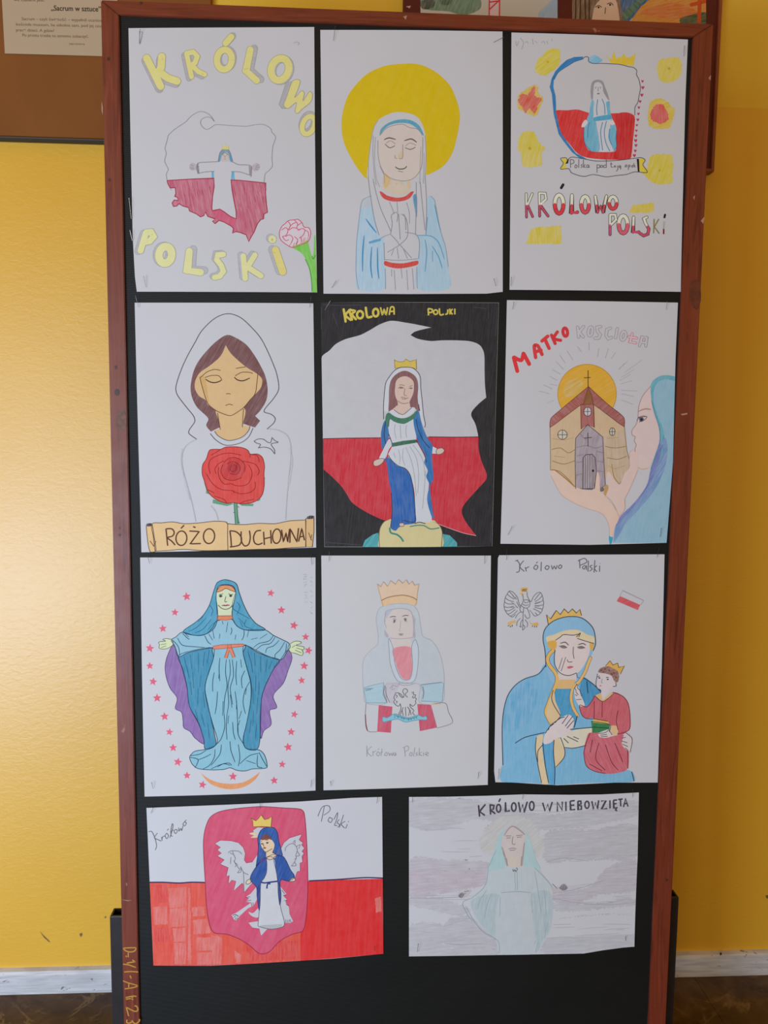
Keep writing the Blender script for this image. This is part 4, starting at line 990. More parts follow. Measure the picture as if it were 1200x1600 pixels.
vl.fill('1000 992 1022 925 1060 900 1070 1000 1040 1120 990 1220 900 1330 800 1440 770 1500 732 1545 735 1500 748 1430 780 1380 870 1290 940 1190 965 1090', (104, 138, 180), 7, kind='wash', ang=60)
vl.fill('1000 992 1020 930 1035 960 1010 1060 960 1180 880 1300 790 1400 750 1450 748 1430 780 1380 870 1290 940 1190 965 1090', (96, 112, 170), 8, kind='wash', ang=60)
vl.fill('702 1510 726 1502 722 1548 708 1560', (40, 150, 170), 8, kind='soft')
pf = S.P('profile_face')
pf.fill('965 575 915 635 890 705 885 770 875 810 848 850 850 880 868 890 862 915 874 940 866 965 868 985 880 1020 882 1075 910 1092 948 1085 975 1040 1005 960 1022 900 1015 830 985 750 970 660', (196, 177, 172), 7, kind='soft', amt=.06)
pf.line('965 575 915 635 890 705 885 770 875 810 848 850 850 880 868 890 862 915 874 940 866 965 868 985', .9, (150, 118, 110), 10); pf.line('882 1080 910 1092 948 1086', 1.2, (190, 152, 110), 10)
pf.lines('888 732 930 716 968 720', 2.2, (164, 128, 122), taper=.4); pf.lines('878 790 890 772 940 764 925 785 892 798|885 770 915 760 942 764', .9, (96, 84, 90), L=11)
pf.fill('892 775 908 768 922 776 918 792 900 796', (92, 92, 108), 10, kind='soft').dot(908, 782, 2.0, (44, 42, 52), 11)
pf.line('970 660 990 740 1018 830 1022 920 1000 990 965 1090', 1.0, (70, 124, 150), 11)
S.build()
# ---- 7: woman with outspread arms among pink stars
S = Sheet('drawing_sheet', 'drawing of a woman in blue with outspread arms, ringed by pink stars', 'drawing',
    [(219, 871), (350, 871), (493, 871), (493, 1050), (493, 1235), (400, 1238.5), (300, 1242), (226, 1244.5), (222, 1050)], YS, white=(196, 202, 214), seed=7, group=GRP)
S.view(210, 860)
PK = (220, 92, 124)
for i, (x, y) in enumerate(((327, 288), (254, 387), (178, 488), (97, 611), (97, 721), (118, 819), (143, 921), (853, 266), (919, 372), (997, 468), (1070, 540), (1088, 625), (1061, 721), (1045, 812), (1025, 918), (190, 1036), (220, 1133), (243, 1231), (273, 1320), (330, 1404), (427, 1461), (617, 1409), (1000, 1024), (980, 1133), (961, 1228), (924, 1335), (874, 1435))):
    star(S.N('star'), x, y, 7.2 - .9 * ((i * 5) % 3) / 2, PK, -8 + (i * 37) % 24)
S.P('crescent').fill('416 1388 416 1388 460 1420 520 1445 600 1455 680 1445 740 1415 787 1380 787 1380 760 1425 700 1468 620 1488 540 1480 470 1450', (234, 164, 108), 2, kind='soft')
DK = (44, 78, 104)
pl_ = S.N('purple_lining'); PU = (142, 112, 180)
pl_.outline('245 590 210 650 193 720 200 790 225 860 268 920 257 985 295 1008 305 1060 310 1105 350 1130 380 1170 438 1205 410 1100 345 970 330 860 300 740 275 660', PU, .9, (92, 80, 128), 2, 6, ang=80, amt=.22)
pl_ = S.N('purple_lining')
pl_.outline('960 620 985 670 960 750 930 830 868 905 890 980 845 1000 855 1085 810 1125 790 1172 786 1040 800 900 840 800 880 720 915 680', PU, .9, (92, 80, 128), 2, 6, ang=110, amt=.22)
ck = S.N('cloak_side'); CB = (62, 148, 186)
ck.outline('275 660 350 628 490 606 497 660 470 750 442 850 460 960 480 1050 502 1150 508 1215 445 1240 435 1180 400 1070 345 970 330 850 300 730', CB, .9, DK, 3, 8, ang=88, amt=.18)
ck.lines('310 660 330 740 345 800|350 650 360 740|400 640 400 760|440 630 430 720|470 620 455 700|350 820 360 900|400 860 395 960|430 880 440 980|380 990 400 1060|420 1020 440 1100|460 1080 470 1170|320 700 335 760|365 760 372 860|415 780 410 850', .8, (44, 112, 150), L=9, taper=.4)
ck = S.N('cloak_side')
ck.outline('690 588 760 630 830 660 908 685 870 740 820 840 795 920 790 1050 785 1180 765 1242 700 1235 680 1180 700 1090 727 940 730 830 700 720 680 640', CB, .9, DK, 3, 8, ang=92, amt=.18)
ck.lines('710 630 730 700 740 760|750 640 755 720|790 660 790 760|830 680 820 760|860 690 840 740|760 780 758 880|740 860 745 960|780 820 778 900|770 920 765 1020|745 1000 740 1100|730 1060 720 1140|765 1080 755 1180', .8, (40, 104, 142), L=9, taper=.4)
dr = S.P('dress'); LB = (136, 192, 216)
dr.outline('495 606 690 592 680 640 700 720 727 830 727 940 702 1080 680 1180 700 1235 780 1245 815 1280 830 1350 800 1360 740 1362 690 1375 640 1370 600 1355 560 1365 480 1368 400 1360 365 1335 348 1300 350 1280 380 1252 450 1240 508 1215 520 1180 490 1080 460 970 442 860 465 760 495 670', LB, 1.0, DK, 4, 8, kind='pencil', ang=88, amt=.12)
FLD = '535 670 530 740 535 815|500 760 490 820 490 880|575 680 570 760 580 840 565 920 560 1010|595 680 600 760 585 850 590 950 580 1020|612 680 620 780 600 860 615 960|640 690 635 780 640 840|665 680 670 730|690 750 670 800 675 860|520 880 515 960 505 1020|555 940 552 1030|630 880 640 960 645 1060 650 1150|600 900 610 980|720 820 690 880 680 950 695 1020|655 1050 670 1000|560 1010 565 1100 540 1180 505 1215|580 1020 575 1110 580 1180|615 1070 620 1140 632 1180|645 1080 650 1150 685 1210|660 1060 650 1090|585 1080 590 1030|505 1240 500 1290 470 1340 430 1362|545 1210 535 1270 480 1340|598 1190 605 1250 630 1320|650 1210 660 1290 650 1345|400 1305 440 1290 480 1270|350 1290 400 1305 380 1355|350 1280 410 1270 450 1245|660 1330 720 1280 780 1265|770 1275 770 1345 800 1355|780 1260 800 1300 830 1350|700 1310 760 1330|520 1350 560 1330 600 1340|480 1362 540 1335 590 1325 610 1340|530 770 528 800|700 860 695 900|640 940 638 990'
dr.lines(FLD, 1.0, DK, L=9, taper=.25)
to = S.P('torso_and_sleeves')
to.outline('515 440 610 430 640 470 690 495 815 495 870 530 960 575 974 600 955 630 915 682 830 657 760 622 690 590 590 600 495 606 400 622 330 640 275 662 255 600 232 560 260 540 300 510 380 530 450 520 490 480', (146, 194, 218), 1.0, DK, 5, 8, kind='pencil', ang=88, amt=.1)
to.lines('300 515 330 545 345 555|270 545 300 590 370 600 440 605|240 560 275 600 285 655|440 530 460 570 480 585|465 520 490 560|490 495 500 550|550 440 555 460|585 445 575 510|605 480 610 500 602 525|635 525 630 555|535 520 532 550|685 495 685 530 672 560|715 500 705 540|770 545 730 555|830 520 785 550|870 530 840 565 780 580 745 605|880 540 850 580 800 590 760 620|905 560 870 595 830 610 820 640|940 570 910 620 880 650 880 672|950 580 945 630 915 680|320 520 340 540', 1.0, DK, L=9, taper=.3)
vl = S.P('veil')
VEIL = '575 182 540 188 515 205 495 260 470 340 430 405 380 450 305 507 380 530 440 525 495 490 515 450 522 405 512 290 525 225 575 212 620 225 634 270 612 380 620 440 655 480 710 498 818 495 760 455 715 400 680 330 655 260 635 205'
vl.outline(VEIL, (76, 162, 198), 1.0, DK, 6, 9, ang=75, amt=.18)
vl.lines('470 340 490 370 480 410|430 410 400 445|450 420 390 480 340 505|480 430 430 490 380 515|500 450 460 495|510 290 518 400|630 270 612 350 640 380 720 425|640 320 660 350 640 400|650 420 690 460|700 430 690 470 740 490|660 440 680 480', .9, (42, 106, 146), L=9, taper=.3)
S.view(300, 890, 8.571)
fc = S.P('face')
fc.fill('350 480 350 610 532 610 534 480 500 500 400 500', (206, 220, 192), 7, 0, kind='soft', amt=.04)
fc.fill('333 300 455 255 577 292 570 400 545 470 500 515 450 528 400 515 355 480 330 400', (208, 222, 194), 8, kind='soft', amt=.04)
fc.line('352 470 395 512 450 528 505 512 545 470', 1.2, (96, 112, 92), 10)
fc.lines('365 330 400 328 418 318|490 318 520 332 552 328|362 352 385 338 412 352|500 345 520 335 540 345|458 355 445 400 440 420 452 432 472 420', 1.0, (92, 96, 92), L=10)
fc.dot(386, 355, 2.2, (112, 100, 108), 11, 1.7).dot(520, 350, 2.2, (112, 100, 108), 11, 1.7).dot(386, 356, 1.1, (50, 46, 54), 12).dot(520, 351, 1.1, (50, 46, 54), 12)
fc.fill('402 478 430 466 450 470 475 462 508 474 480 482 450 488 425 484', (196, 92, 108), 11, kind='soft').line('398 480 430 474 455 478 510 472', .8, (110, 60, 70), 12)
S.P('orange_hairband').outline('333 298 350 255 390 215 450 205 520 215 560 245 580 292 520 275 455 250 400 280', (232, 158, 108), .9, (110, 80, 70), 9, 11, kind='soft')
S.P('orange_collar').outline('340 618 540 613 547 655 460 675 345 668', (228, 140, 100), .8, (170, 96, 70), 9, 10, 0, kind='soft')
bl = S.P('orange_belt')
bl.outline('283 1022 400 1002 500 998 692 993 697 1020 520 1045 400 1055 290 1062', (226, 138, 110), .8, (170, 92, 74), 9, 10, 0, kind='soft')
bl.outline('480 1040 436 1175 472 1182 505 1080 545 1174 580 1165 532 1040', (230, 140, 106), .8, (170, 92, 74), 10, 11, 0, kind='soft')
bl.outline('478 1000 530 1000 528 1044 480 1044', (222, 128, 100), .8, (170, 92, 74), 11, 12, 0, kind='soft')
S.view(210, 860)
HN = (208, 224, 190)
S.N('hand').outline('238 560 200 550 178 556 195 566 153 572 158 590 155 608 175 615 205 612 240 590', HN, .9, (110, 126, 96), 4, 9, kind='soft', amt=.04).lines('165 588 200 582|168 606 200 596', .8, (110, 126, 96))
S.N('hand').outline('962 596 1000 568 1040 570 1042 580 1010 592 1058 602 1058 618 1048 622 1055 640 1045 656 1005 642 968 632', HN, .9, (110, 126, 96), 4, 9, kind='soft', amt=.04).lines('1012 608 1050 620|1005 622 1045 640|1005 592 985 606', .8, (110, 126, 96))
S.P('pencil_note').lines('1052 150 1078 150|1056 165 1075 160 1056 180 1076 178|1055 200 1075 196|1058 215 1075 210 1060 228|1060 260 1080 262|1062 275 1078 285|1060 300 1080 296|1062 325 1080 320|1100 170 1112 168|1098 190 1112 200|1100 220 1114 214|1098 250 1112 262|1100 290 1114 284|1098 320 1112 330|1100 360 1114 352|1098 385 1112 396', .8, (178, 183, 195))
S.build()
# ---- 8: crowned woman in pale robe, two flags
S = Sheet('drawing_sheet', 'pale pencil drawing of a woman with tall crown, small eagle and two flags', 'drawing',
    [(502, 868), (640, 868), (767, 868), (765, 1050), (762, 1226), (640, 1230), (505.5, 1234.5), (504, 1050)], YS, white=(191, 194, 196), pcol=(.68, .68, .66), seed=8, group=GRP)
S.view(560, 890, 6.156)
PL = (150, 152, 160)
rb = S.P('robe')
rb.outline('215 360 300 335 400 325 500 335 550 365 580 430 600 560 620 640 700 680 760 760 800 870 822 1000 822 1100 802 1272 590 1280 592 1110 500 1090 430 1080 380 1092 250 1112 264 1282 75 1282 50 1180 40 1000 50 860 110 780 180 720 190 640 170 480 185 400', (186, 195, 200), .9, (168, 172, 178), 2, 5, kind='pencil', ang=70, amt=.12)
rb.outline('290 660 330 745 350 900 400 1030 450 1060 500 1040 520 900 510 745 545 670 575 760 570 920 540 1060 460 1092 370 1060 310 920 295 780', (189, 202, 210), .9, PL, 3, 6, kind='soft')
rb.outline('48 1135 150 1105 242 1085 236 1200 272 1278 75 1278', (168, 197, 207), .9, (138, 160, 172), 4, 6, 0, kind='pencil', ang=10, amt=.2)
rb.outline('598 1105 700 1090 795 1080 820 1092 803 1272 600 1260 625 1180', (168, 197, 207), .9, (138, 160, 172), 4, 6, 0, kind='pencil', ang=10, amt=.2)
rb.lines('60 1145 140 1140|65 1160 120 1150|600 1105 795 1082', 1.4, (128, 152, 168), L=7); rb.lines('262 1120 268 1200 300 1275|255 1110 242 1180 262 1240 275 1275|618 1120 628 1180 618 1240', 1.0, (130, 130, 140), L=7)
rb.fill('260 1090 360 1085 400 1100 360 1170 340 1280 300 1280 262 1180', (188, 186, 194), 4, kind='soft').lines('300 1140 330 1110 370 1120 390 1090|330 1100 320 1150 350 1140|390 1095 430 1110 500 1105 540 1090', .8, (160, 156, 166), L=7)
fc = S.P('face')
fc.fill('258 400 380 372 500 392 526 480 532 560 522 650 505 665 508 742 330 748 320 662 300 655 268 600 248 500', (201, 194, 190), 5, kind='soft', amt=.06)
fc.lines('255 500 258 410 300 385 400 372 490 390 520 450 530 560 522 650|300 655 400 662 522 652|262 410 250 500 270 560', .9, (166, 164, 172), L=8)
fc.fill('525 440 545 480 540 560 548 640 532 660 528 560', (172, 172, 182), 6, kind='wash').fill('250 580 268 600 290 640 270 650 250 620', (172, 176, 188), 6, kind='wash').fill('260 400 330 378 300 420 265 470', (182, 188, 204), 6, kind='wash')
fc.lines('300 458 330 448 360 452|420 448 450 438 482 440', 1.1, (92, 88, 90), L=9, taper=.4); fc.lines('328 480 345 468 362 482|432 478 448 464 466 478|345 512 330 500|452 500 468 492', .8, (150, 146, 148), L=9)
fc.dot(346, 492, 1.6, (120, 116, 120), 9, 2.4).dot(450, 480, 1.6, (120, 116, 120), 9, 2.4).dot(408, 622, 3.2, (160, 146, 148), 9, 1.8)
fc.lines('405 490 400 560 390 585 412 590|380 618 408 610 435 618', .8, (176, 168, 166), L=9)
S.P('red_bodice').fill('332 760 500 742 510 860 522 950 500 1040 450 1055 400 1010 360 900', (214, 138, 146), 6, kind='pencil', ang=70, amt=.25)
cr = S.P('crown')
cr.fill('180 135 215 165 240 115 280 160 310 105 355 140 385 95 425 130 460 95 485 140 515 110 540 150 580 135 565 230 560 290 545 345 450 320 330 325 240 350 215 270', (213, 190, 164), 6, 0, kind='soft', amt=.08)
cr.fill('218 297 280 267 360 250 440 245 520 265 560 290 550 342 450 318 330 325 236 350', (220, 192, 152), 7, kind='soft')
cr.lines('180 135 215 165 240 115 280 160 310 105 355 140 385 95 425 130 460 95 485 140 515 110 540 150 580 135', .8, (160, 146, 130), s=0); cr.lines('180 135 215 270 238 350|580 135 565 230 560 290 545 345', 1.0, (190, 156, 116)); cr.lines('218 297 280 267 360 250 440 245 520 265 560 290', 1.5, (162, 128, 92))
for q in ('195 1300 325 1315 310 1565 180 1555', '565 1290 695 1295 755 1515 590 1550'): S.N('red_flag_half').fill(q, (196, 82, 106), 6, 0, kind='pencil', ang=80, amt=.2)
fl2 = S.P('flag_outline')
fl2.lines('72 1285 65 1420 85 1545 180 1556|695 1295 830 1280 865 1370 900 1470 755 1520', .9, (152, 140, 146)); fl2.lines('66 1390 72 1480 85 1545', 1.2, (130, 70, 76)); fl2.lines('690 1296 790 1290', 1.2, (214, 186, 150))
eg = S.P('eagle')
eg.lines('430 1225 400 1190 365 1180 350 1200 340 1230 352 1250 338 1262 350 1290 380 1310 395 1300 400 1285 408 1330 385 1390|385 1190 410 1222 432 1225 438 1200 425 1165 442 1142 466 1150 470 1172 450 1190 456 1210 472 1225|510 1180 530 1175 525 1195 548 1202 540 1225 556 1240 545 1262 552 1280 520 1310 495 1290 500 1320 530 1350 520 1375 540 1395|430 1400 420 1350 430 1320|455 1405 450 1318|480 1400 490 1350 470 1315|400 1395 415 1350|505 1395 495 1345|360 1200 372 1215 362 1230|358 1260 372 1268 362 1282|528 1210 518 1222 532 1234', 1.0, (118, 116, 122))
S.P('blue_ribbon').outline('235 1415 280 1420 340 1385 400 1400 480 1420 570 1395 620 1412 650 1405 655 1440 590 1440 520 1450 450 1462 380 1435 310 1445 240 1460', (128, 190, 206), .8, (96, 150, 168), 8, 10, kind='soft').lines('345 1410 352 1425|375 1408 385 1425|410 1415 415 1430|430 1420 436 1438|480 1425 482 1448|500 1430 510 1440|530 1425 540 1432|555 1415 560 1430|340 1395 400 1412 480 1432 570 1405', .8, (70, 110, 130), L=11)
S.view(490, 1000)
words(S, 'handwriting', 540, '332 658 333 725|362 662 334 696 362 724|370 690 371 722|371 702 388 690|400 695 392 712 405 722 413 706 400 695|402 684 408 676|427 676 421 722|418 702 432 696|450 700 442 715 455 720 461 705 450 700|468 700 474 720 482 705 490 720 496 700|506 701 498 712 508 720 512 702 514 720|566 665 572 726|556 672 585 660 593 680 572 694|605 700 598 714 610 722 616 706 605 700|632 668 624 724|650 700 638 706 648 714 636 722|660 672 658 722|674 698 660 708 676 722|686 700 686 722|698 712 716 706 706 698 698 712 716 722', .95, (152, 152, 157), 6)
S.build()
# ---- 9: mother in blue veil with child in red
S = Sheet('drawing_sheet', 'drawing of a crowned mother in blue holding a child in red, small eagle above', 'drawing',
    [(778, 872), (780, 867.5), (900, 866.5), (1038, 866), (1034, 1040), (1027.5, 1222.5), (960, 1222), (870, 1226), (800, 1222), (774, 1222), (772, 1205), (775, 1040)], YS, white=(182, 184, 190), seed=9, group=GRP)
S.view(765, 855)
words(S, 'handwriting', 500, '172 85 186 104 184 150 165 157|160 86 178 80|212 84 188 120 216 151|222 124 229 151|226 132 246 121|286 110 275 130 290 139 301 120 286 110|290 100 299 91|322 92 320 149|356 114 345 130 360 139 371 122 356 114|385 112 392 136 403 118 412 136 421 112|439 109 428 125 440 133 451 118 439 109|560 76 563 131|550 86 590 69 606 92 565 112|594 112 578 125 590 136 602 114 604 142|616 84 613 152|641 111 625 120 640 135 622 149|656 80 651 158|669 114 653 131 669 153|686 114 685 153|688 99 689 102', 1.35, (104, 104, 112), 6)
S.view(775, 880, 5)
eg = S.P('eagle'); EL = (112, 112, 120)
eg.lines('205 240 212 290 190 330 175 300 165 265 130 225 100 218 130 250 150 280|100 218 88 240 110 262 140 280|88 240 72 268 100 290 138 300|72 268 66 300 95 318 140 318|66 300 62 335 92 345 138 335|62 335 70 368 100 370 140 350|70 368 88 395 115 388 150 360|88 395 110 412 140 395 165 370|110 412 128 420 150 400|240 225 245 260 270 300 290 262 320 232 345 228 320 260 298 290|345 228 358 250 335 280 302 300|358 250 366 285 340 305 300 318|366 285 370 320 340 330 300 332|370 320 362 355 335 352 300 345|362 355 350 385 325 372 290 355|350 385 325 405 305 385|325 405 300 412 282 390|212 290 240 285 260 300 262 330 240 350 215 345 195 330|195 330 185 360 200 385 215 370|215 345 210 400 208 480 206 525|240 350 255 380 262 420 240 430 222 400|215 300 235 310 250 300|205 318 230 330 255 322|160 300 175 330 190 350|150 330 170 350|190 380 165 400 150 430|190 430 165 455 160 490|205 440 190 470 195 500|225 440 245 470 240 500|210 480 225 500 210 520|195 500 180 490', .9, EL)
eg.lines('262 365 285 395|118 305 150 325|110 345 150 345|330 250 300 285|340 300 302 312|335 335 300 335|120 240 140 268|160 285 150 262', .8, (130, 130, 138))
eg.fill('190 195 220 188 246 190 248 222 196 224', (206, 166, 74), 4, 0, kind='pencil', amt=.3).fill('182 236 205 230 215 250 205 265 196 245', (206, 170, 92), 4, kind='pencil').fill('90 468 112 455 146 445 152 466 122 470 106 492', (206, 164, 72), 4, kind='pencil').fill('258 438 275 470 322 462 326 490 290 482 268 474', (206, 164, 72), 4, kind='pencil')
eg.lines('205 205 240 203|202 214 238 216|98 485 92 492|112 490 110 500|125 480 124 496|285 485 282 496|300 488 298 500|315 490 314 500', 1.1, (92, 80, 70))
fg = S.P('flag'); fg.fill('965 255 1125 325 1105 365 940 295', (196, 72, 82), 3, 0, kind='pencil', ang=25, amt=.25); fg.lines('965 252 985 212 1150 290|1150 290 1128 325', .8, (150, 146, 152), s=0)
S.view(765, 855)
OL = (58, 66, 82); BD = (112, 170, 202)
bd = S.P('robe'); S.view(765, 1000)
bd.fill('345 150 300 215 220 240 160 280 115 340 90 420 78 520 78 650 80 760 75 885 250 890 400 902 600 890 780 888 902 880 886 820 800 790 700 700 660 560 640 400 690 322 640 270 580 235 520 210 430 200', BD, 2, ang=88, amt=.2)
bd.fill('90 430 160 300 240 260 300 330 250 500 180 560 90 560', (96, 166, 204), 3, kind='wash', ang=88)
bd.fill('395 305 510 298 505 380 545 470 524 545 490 470 440 472 400 400', (58, 144, 186), 4, ang=75, amt=.2).fill('585 232 640 270 692 322 640 390 605 415 572 385 562 300', (54, 138, 182), 4, ang=95, amt=.2).fill('335 640 400 620 400 700 405 895 375 895 345 780', (80, 154, 196), 4, ang=90, amt=.2)
bd.lines('348 158 300 212 220 240 160 280 115 340 90 420 78 520 78 650 82 780|158 642 220 605 340 575|585 235 640 270 690 318|545 470 525 545|400 620 396 700 405 800 402 900|500 555 640 543|886 820 900 880|605 255 612 330', 1.2, OL, L=10)
bd.fill('435 605 500 567 640 543 640 600 600 650 520 670 460 668', (202, 197, 178), 5, kind='soft').lines('465 668 520 672 600 655|460 610 490 640|480 598 550 632|520 600 555 615', 1.1, OL, L=10)
bd.fill('290 605 332 590 325 660 342 780 367 892 320 892 300 780 285 680', (208, 190, 152), 5, kind='soft').fill('405 612 440 618 466 680 460 730 412 792 400 700', (206, 186, 146), 5, kind='soft')
bd.lines('290 605 284 680 300 780 322 890|332 650 300 690 298 760|330 640 345 780 366 890|440 605 466 680 462 730 412 790', 1.1, OL, L=10)
vl = S.P('veil'); S.view(765, 855)
vl.fill('350 745 345 650 332 570 345 510 390 465 450 440 510 432 570 440 620 475 650 520 660 600 640 660 615 720 608 770 580 810 560 850 400 850 365 800', (128, 174, 204), 4, ang=80, amt=.14)
vl.lines('350 748 345 650 332 570 345 510 390 465 450 440 510 432 570 440 620 475 650 520 660 600 645 645', 1.2, OL, L=10)
TR = (216, 178, 104)
tr = S.P('gold_trim')
tr.line('395 645 372 668 360 700 372 735 410 785 420 830 395 900 362 985 350 1030 380 1095', 6.2, OL, 5); tr.line('395 645 372 668 360 700 372 735 410 785 420 830 395 900 362 985 350 1030 380 1095', 5.0, TR, 6)
tr.line('628 690 612 730 596 775 555 840 520 872 507 940 520 1000 548 1050', 5.2, OL, 5); tr.line('628 690 612 730 596 775 555 840 520 872 507 940 520 1000 548 1050', 4.2, (214, 178, 112), 6)
tr.fill('425 825 535 825 520 882 415 882', (208, 172, 112), 6, 0, kind='soft').fill('395 900 410 960 440 1050 385 1095 352 1030', (212, 188, 146), 6, kind='soft')
tr.lines('395 890 385 940 400 985 440 1050', 1.1, OL, L=10)
fc = S.P('mother_face'); SK9 = (201, 190, 188)
fc.fill('425 740 540 760 540 832 425 832', SK9, 6, 0, kind='soft')
fc.fill('410 580 450 550 520 540 590 570 624 600 622 660 592 730 550 782 490 800 440 785 410 742 406 660', SK9, 7, kind='soft', amt=.06)
fc.fill('352 562 400 545 450 525 500 514 560 518 610 545 650 558 650 602 600 585 545 565 520 545 460 545 420 575 370 602', (216, 200, 162), 8, kind='soft')
fc.fill('360 592 412 584 412 632 375 632', (228, 176, 68), 8, kind='soft').fill('624 598 648 604 642 642 626 634', (226, 178, 76), 8, kind='soft')
fc.lines('408 640 402 690 408 740 440 784 490 800 540 784|410 580 440 560 460 545 520 548 560 540|545 568 600 586 650 600|540 560 565 535 555 560', 1.1, OL, L=10)
fc.lines('440 600 470 592 492 612|552 608 580 600 600 610', 1.4, (84, 74, 76), L=10, taper=.3); fc.fill('438 622 460 616 482 624 462 632', (124, 112, 112), 9).fill('548 628 572 620 592 628 570 634', (118, 106, 108), 9)
fc.lines('432 618 460 614 482 626|546 624 572 618 595 628|522 620 520 660 526 695|484 700 490 715 515 714', 1.0, (86, 78, 80), L=10); fc.fill('482 748 500 740 523 745 508 754 490 757', (186, 92, 106), 9, kind='soft')
fc.lines('452 690 430 760|474 685 445 772|540 782 548 812 565 815', 1.0, (110, 102, 106), L=10)
cw = S.P('mother_crown')
CRN = '355 422 380 447 415 395 440 420 465 385 490 410 515 385 540 410 562 388 573 427 520 430 450 442 400 460 366 487'
cw.fill(CRN, (222, 184, 96), 5, 0, kind='soft'); cw.lines('366 487 355 422 380 447 415 395 440 420 465 385 490 410 515 385 540 410 562 388 573 427', 1.0, (84, 74, 60), s=0)
S.view(765, 1000)
ch = S.P('child')
RB = (188, 88, 98)
ch.fill('655 345 700 377 768 325 830 350 865 400 877 500 867 562 800 592 745 520 740 600 640 590 650 490 600 487 572 462 560 405 605 415 640 370', RB, 6, ang=80, amt=.2)
ch.fill('625 575 740 602 830 590 852 640 868 690 860 800 800 827 720 832 650 817 605 780 585 700 600 620', (190, 92, 106), 6, ang=115, amt=.22)
ch.lines('655 345 640 372 605 415 560 405 572 462 600 487 648 490|652 380 650 490|702 380 700 480|768 325 830 350 865 400 877 500 867 562 800 585|800 440 790 500 800 560|585 700 600 780 650 815 720 830|585 700 600 640 625 580|860 690 862 800|620 770 700 815|640 620 625 700|680 640 660 740 720 810|720 650 760 760 800 810|780 640 830 760', 1.0, (120, 46, 60), L=10)
ch.fill('655 345 692 328 706 374 762 323 772 336 706 384', (210, 174, 112), 8, 0, kind='soft').lines('655 345 706 382 772 334', .9, OL, L=10)
ch.fill('665 240 680 200 720 188 770 215 798 250 786 282 762 300 742 322 706 372 692 330 690 310 670 300 660 270', (196, 188, 192), 7, kind='soft', amt=.05)
ch.lines('672 210 662 270 670 298 692 312 690 330|785 262 788 285 768 288', 1.0, OL, L=10)
ch.fill('678 200 690 175 740 163 790 185 807 222 797 262 775 252 760 222 720 207', (142, 100, 86), 8, kind='wash', ang=30)
for q in ('690 190 700 185', '715 180 725 178', '740 185 750 190', '770 200 778 208', '785 225 790 235', '705 198 712 196', '755 205 765 215'): ch.line(q, 2.0, (112, 74, 64), 9)
ch.lines('672 230 685 222|725 232 742 232', 1.1, (92, 80, 80), L=10); ch.dot(684, 235, 1.5, (70, 62, 66), 10, 1.1).dot(736, 244, 1.5, (70, 62, 66), 10, 1.1).dot(690, 284, 1.6, (186, 110, 118), 10, 1.0); ch.line('702 240 696 262 704 268', .8, (140, 124, 126), 10)
ch.fill('722 160 750 128 768 155 797 143 805 170 840 160 815 212 790 185 750 165', (226, 180, 82), 9, 0, kind='soft').lines('722 160 750 128 768 155 797 143 805 170 840 160 815 212', .9, (110, 92, 60), L=11, s=0)
ch.fill('528 302 542 274 560 310 572 350 592 405 560 410 540 380 530 355', (200, 192, 192), 8, kind='soft', amt=.05).lines('528 302 542 274 548 300 560 310 572 350|535 320 552 340|530 338 545 345|532 300 540 318|538 370 572 368', .9, OL, L=10)
bk = S.P('green_book'); bk.fill('632 505 748 525 746 572 640 577', (48, 124, 74), 9, 0, kind='soft').fill('650 488 735 504 748 524 640 512', (204, 166, 90), 9, 0, kind='soft'); bk.lines('632 505 748 526 746 572|640 540 745 548|650 490 735 505', .9, (28, 70, 46), L=11)
hn = S.N('hand'); hn.fill('335 642 345 580 380 530 440 485 492 463 522 490 520 540 480 590 420 610 370 642', (202, 192, 192), 8, kind='soft', amt=.05); hn.lines('345 580 380 530 440 485 465 478|405 515 440 475|450 520 490 465|470 535 515 475|480 548 522 500|365 560 372 540 400 520', 1.1, OL, L=11)
S.N('hand').fill('678 580 745 556 762 590 740 606 690 606', (200, 190, 190), 10, kind='soft').lines('678 582 720 575 745 558|690 592 730 586|692 602 735 598|745 560 762 590', .9, OL, L=12)
S.N('hand').fill('825 630 850 578 888 610 886 680 865 692 830 660', (198, 188, 190), 8, kind='soft').lines('850 578 885 608 888 640 876 700|825 612 850 605|822 628 858 640|828 648 862 664|845 672 865 690', .9, OL, L=11)
ch.fill('750 540 790 535 800 575 770 595', (206, 176, 130), 9, kind='soft')
S.build()
# ---- 10: red shield with white eagle and woman
S = Sheet('drawing_sheet', 'landscape drawing of a pink shield with white eagle and woman in blue cloak', 'drawing',
    [(229, 1262), (350, 1257), (470, 1252), (550, 1246.5), (597, 1245), (598, 1370), (599, 1490), (520, 1497), (400, 1504), (330, 1507.5), (240, 1508), (234, 1380)], YS, white=(196, 200, 212), seed=10, group=GRP)
S.view(220, 1230, 3)
rd = S.P('red_field')
rd.fill('35 448 170 447 300 445 560 440 790 436 960 431 1134 428 1135 600 1137 780 900 800 690 813 540 822 330 832 60 835 48 640', (219, 82, 66), 1, 0, kind='marker', ang=88, amt=.14)
rd.fill('785 437 960 431 1134 428 1135 600 1137 780 900 800 750 810 748 700', (216, 44, 46), 2, 0, kind='marker', ang=88, amt=.08)
for q in ('130 472 214 466 216 560 135 564', '136 568 216 562 216 650 140 655', '222 470 232 470 238 826 222 828', '150 660 212 655 214 720 156 722', '156 728 214 724 214 826 160 828', '240 560 300 556 300 600 244 604', '246 620 310 612 330 680 250 686', '260 700 380 700 380 760 262 764', '264 770 380 768 380 826 266 828', '60 560 124 556 126 640 64 644', '330 690 372 694 372 820 340 824', '440 760 470 780 470 820 446 820', '1098 520 1126 512 1130 580 1102 586'):
    rd.fill(q, (223, 106, 98), 2.5, 0, kind='wash', ang=86, amt=.3, rough=.7)
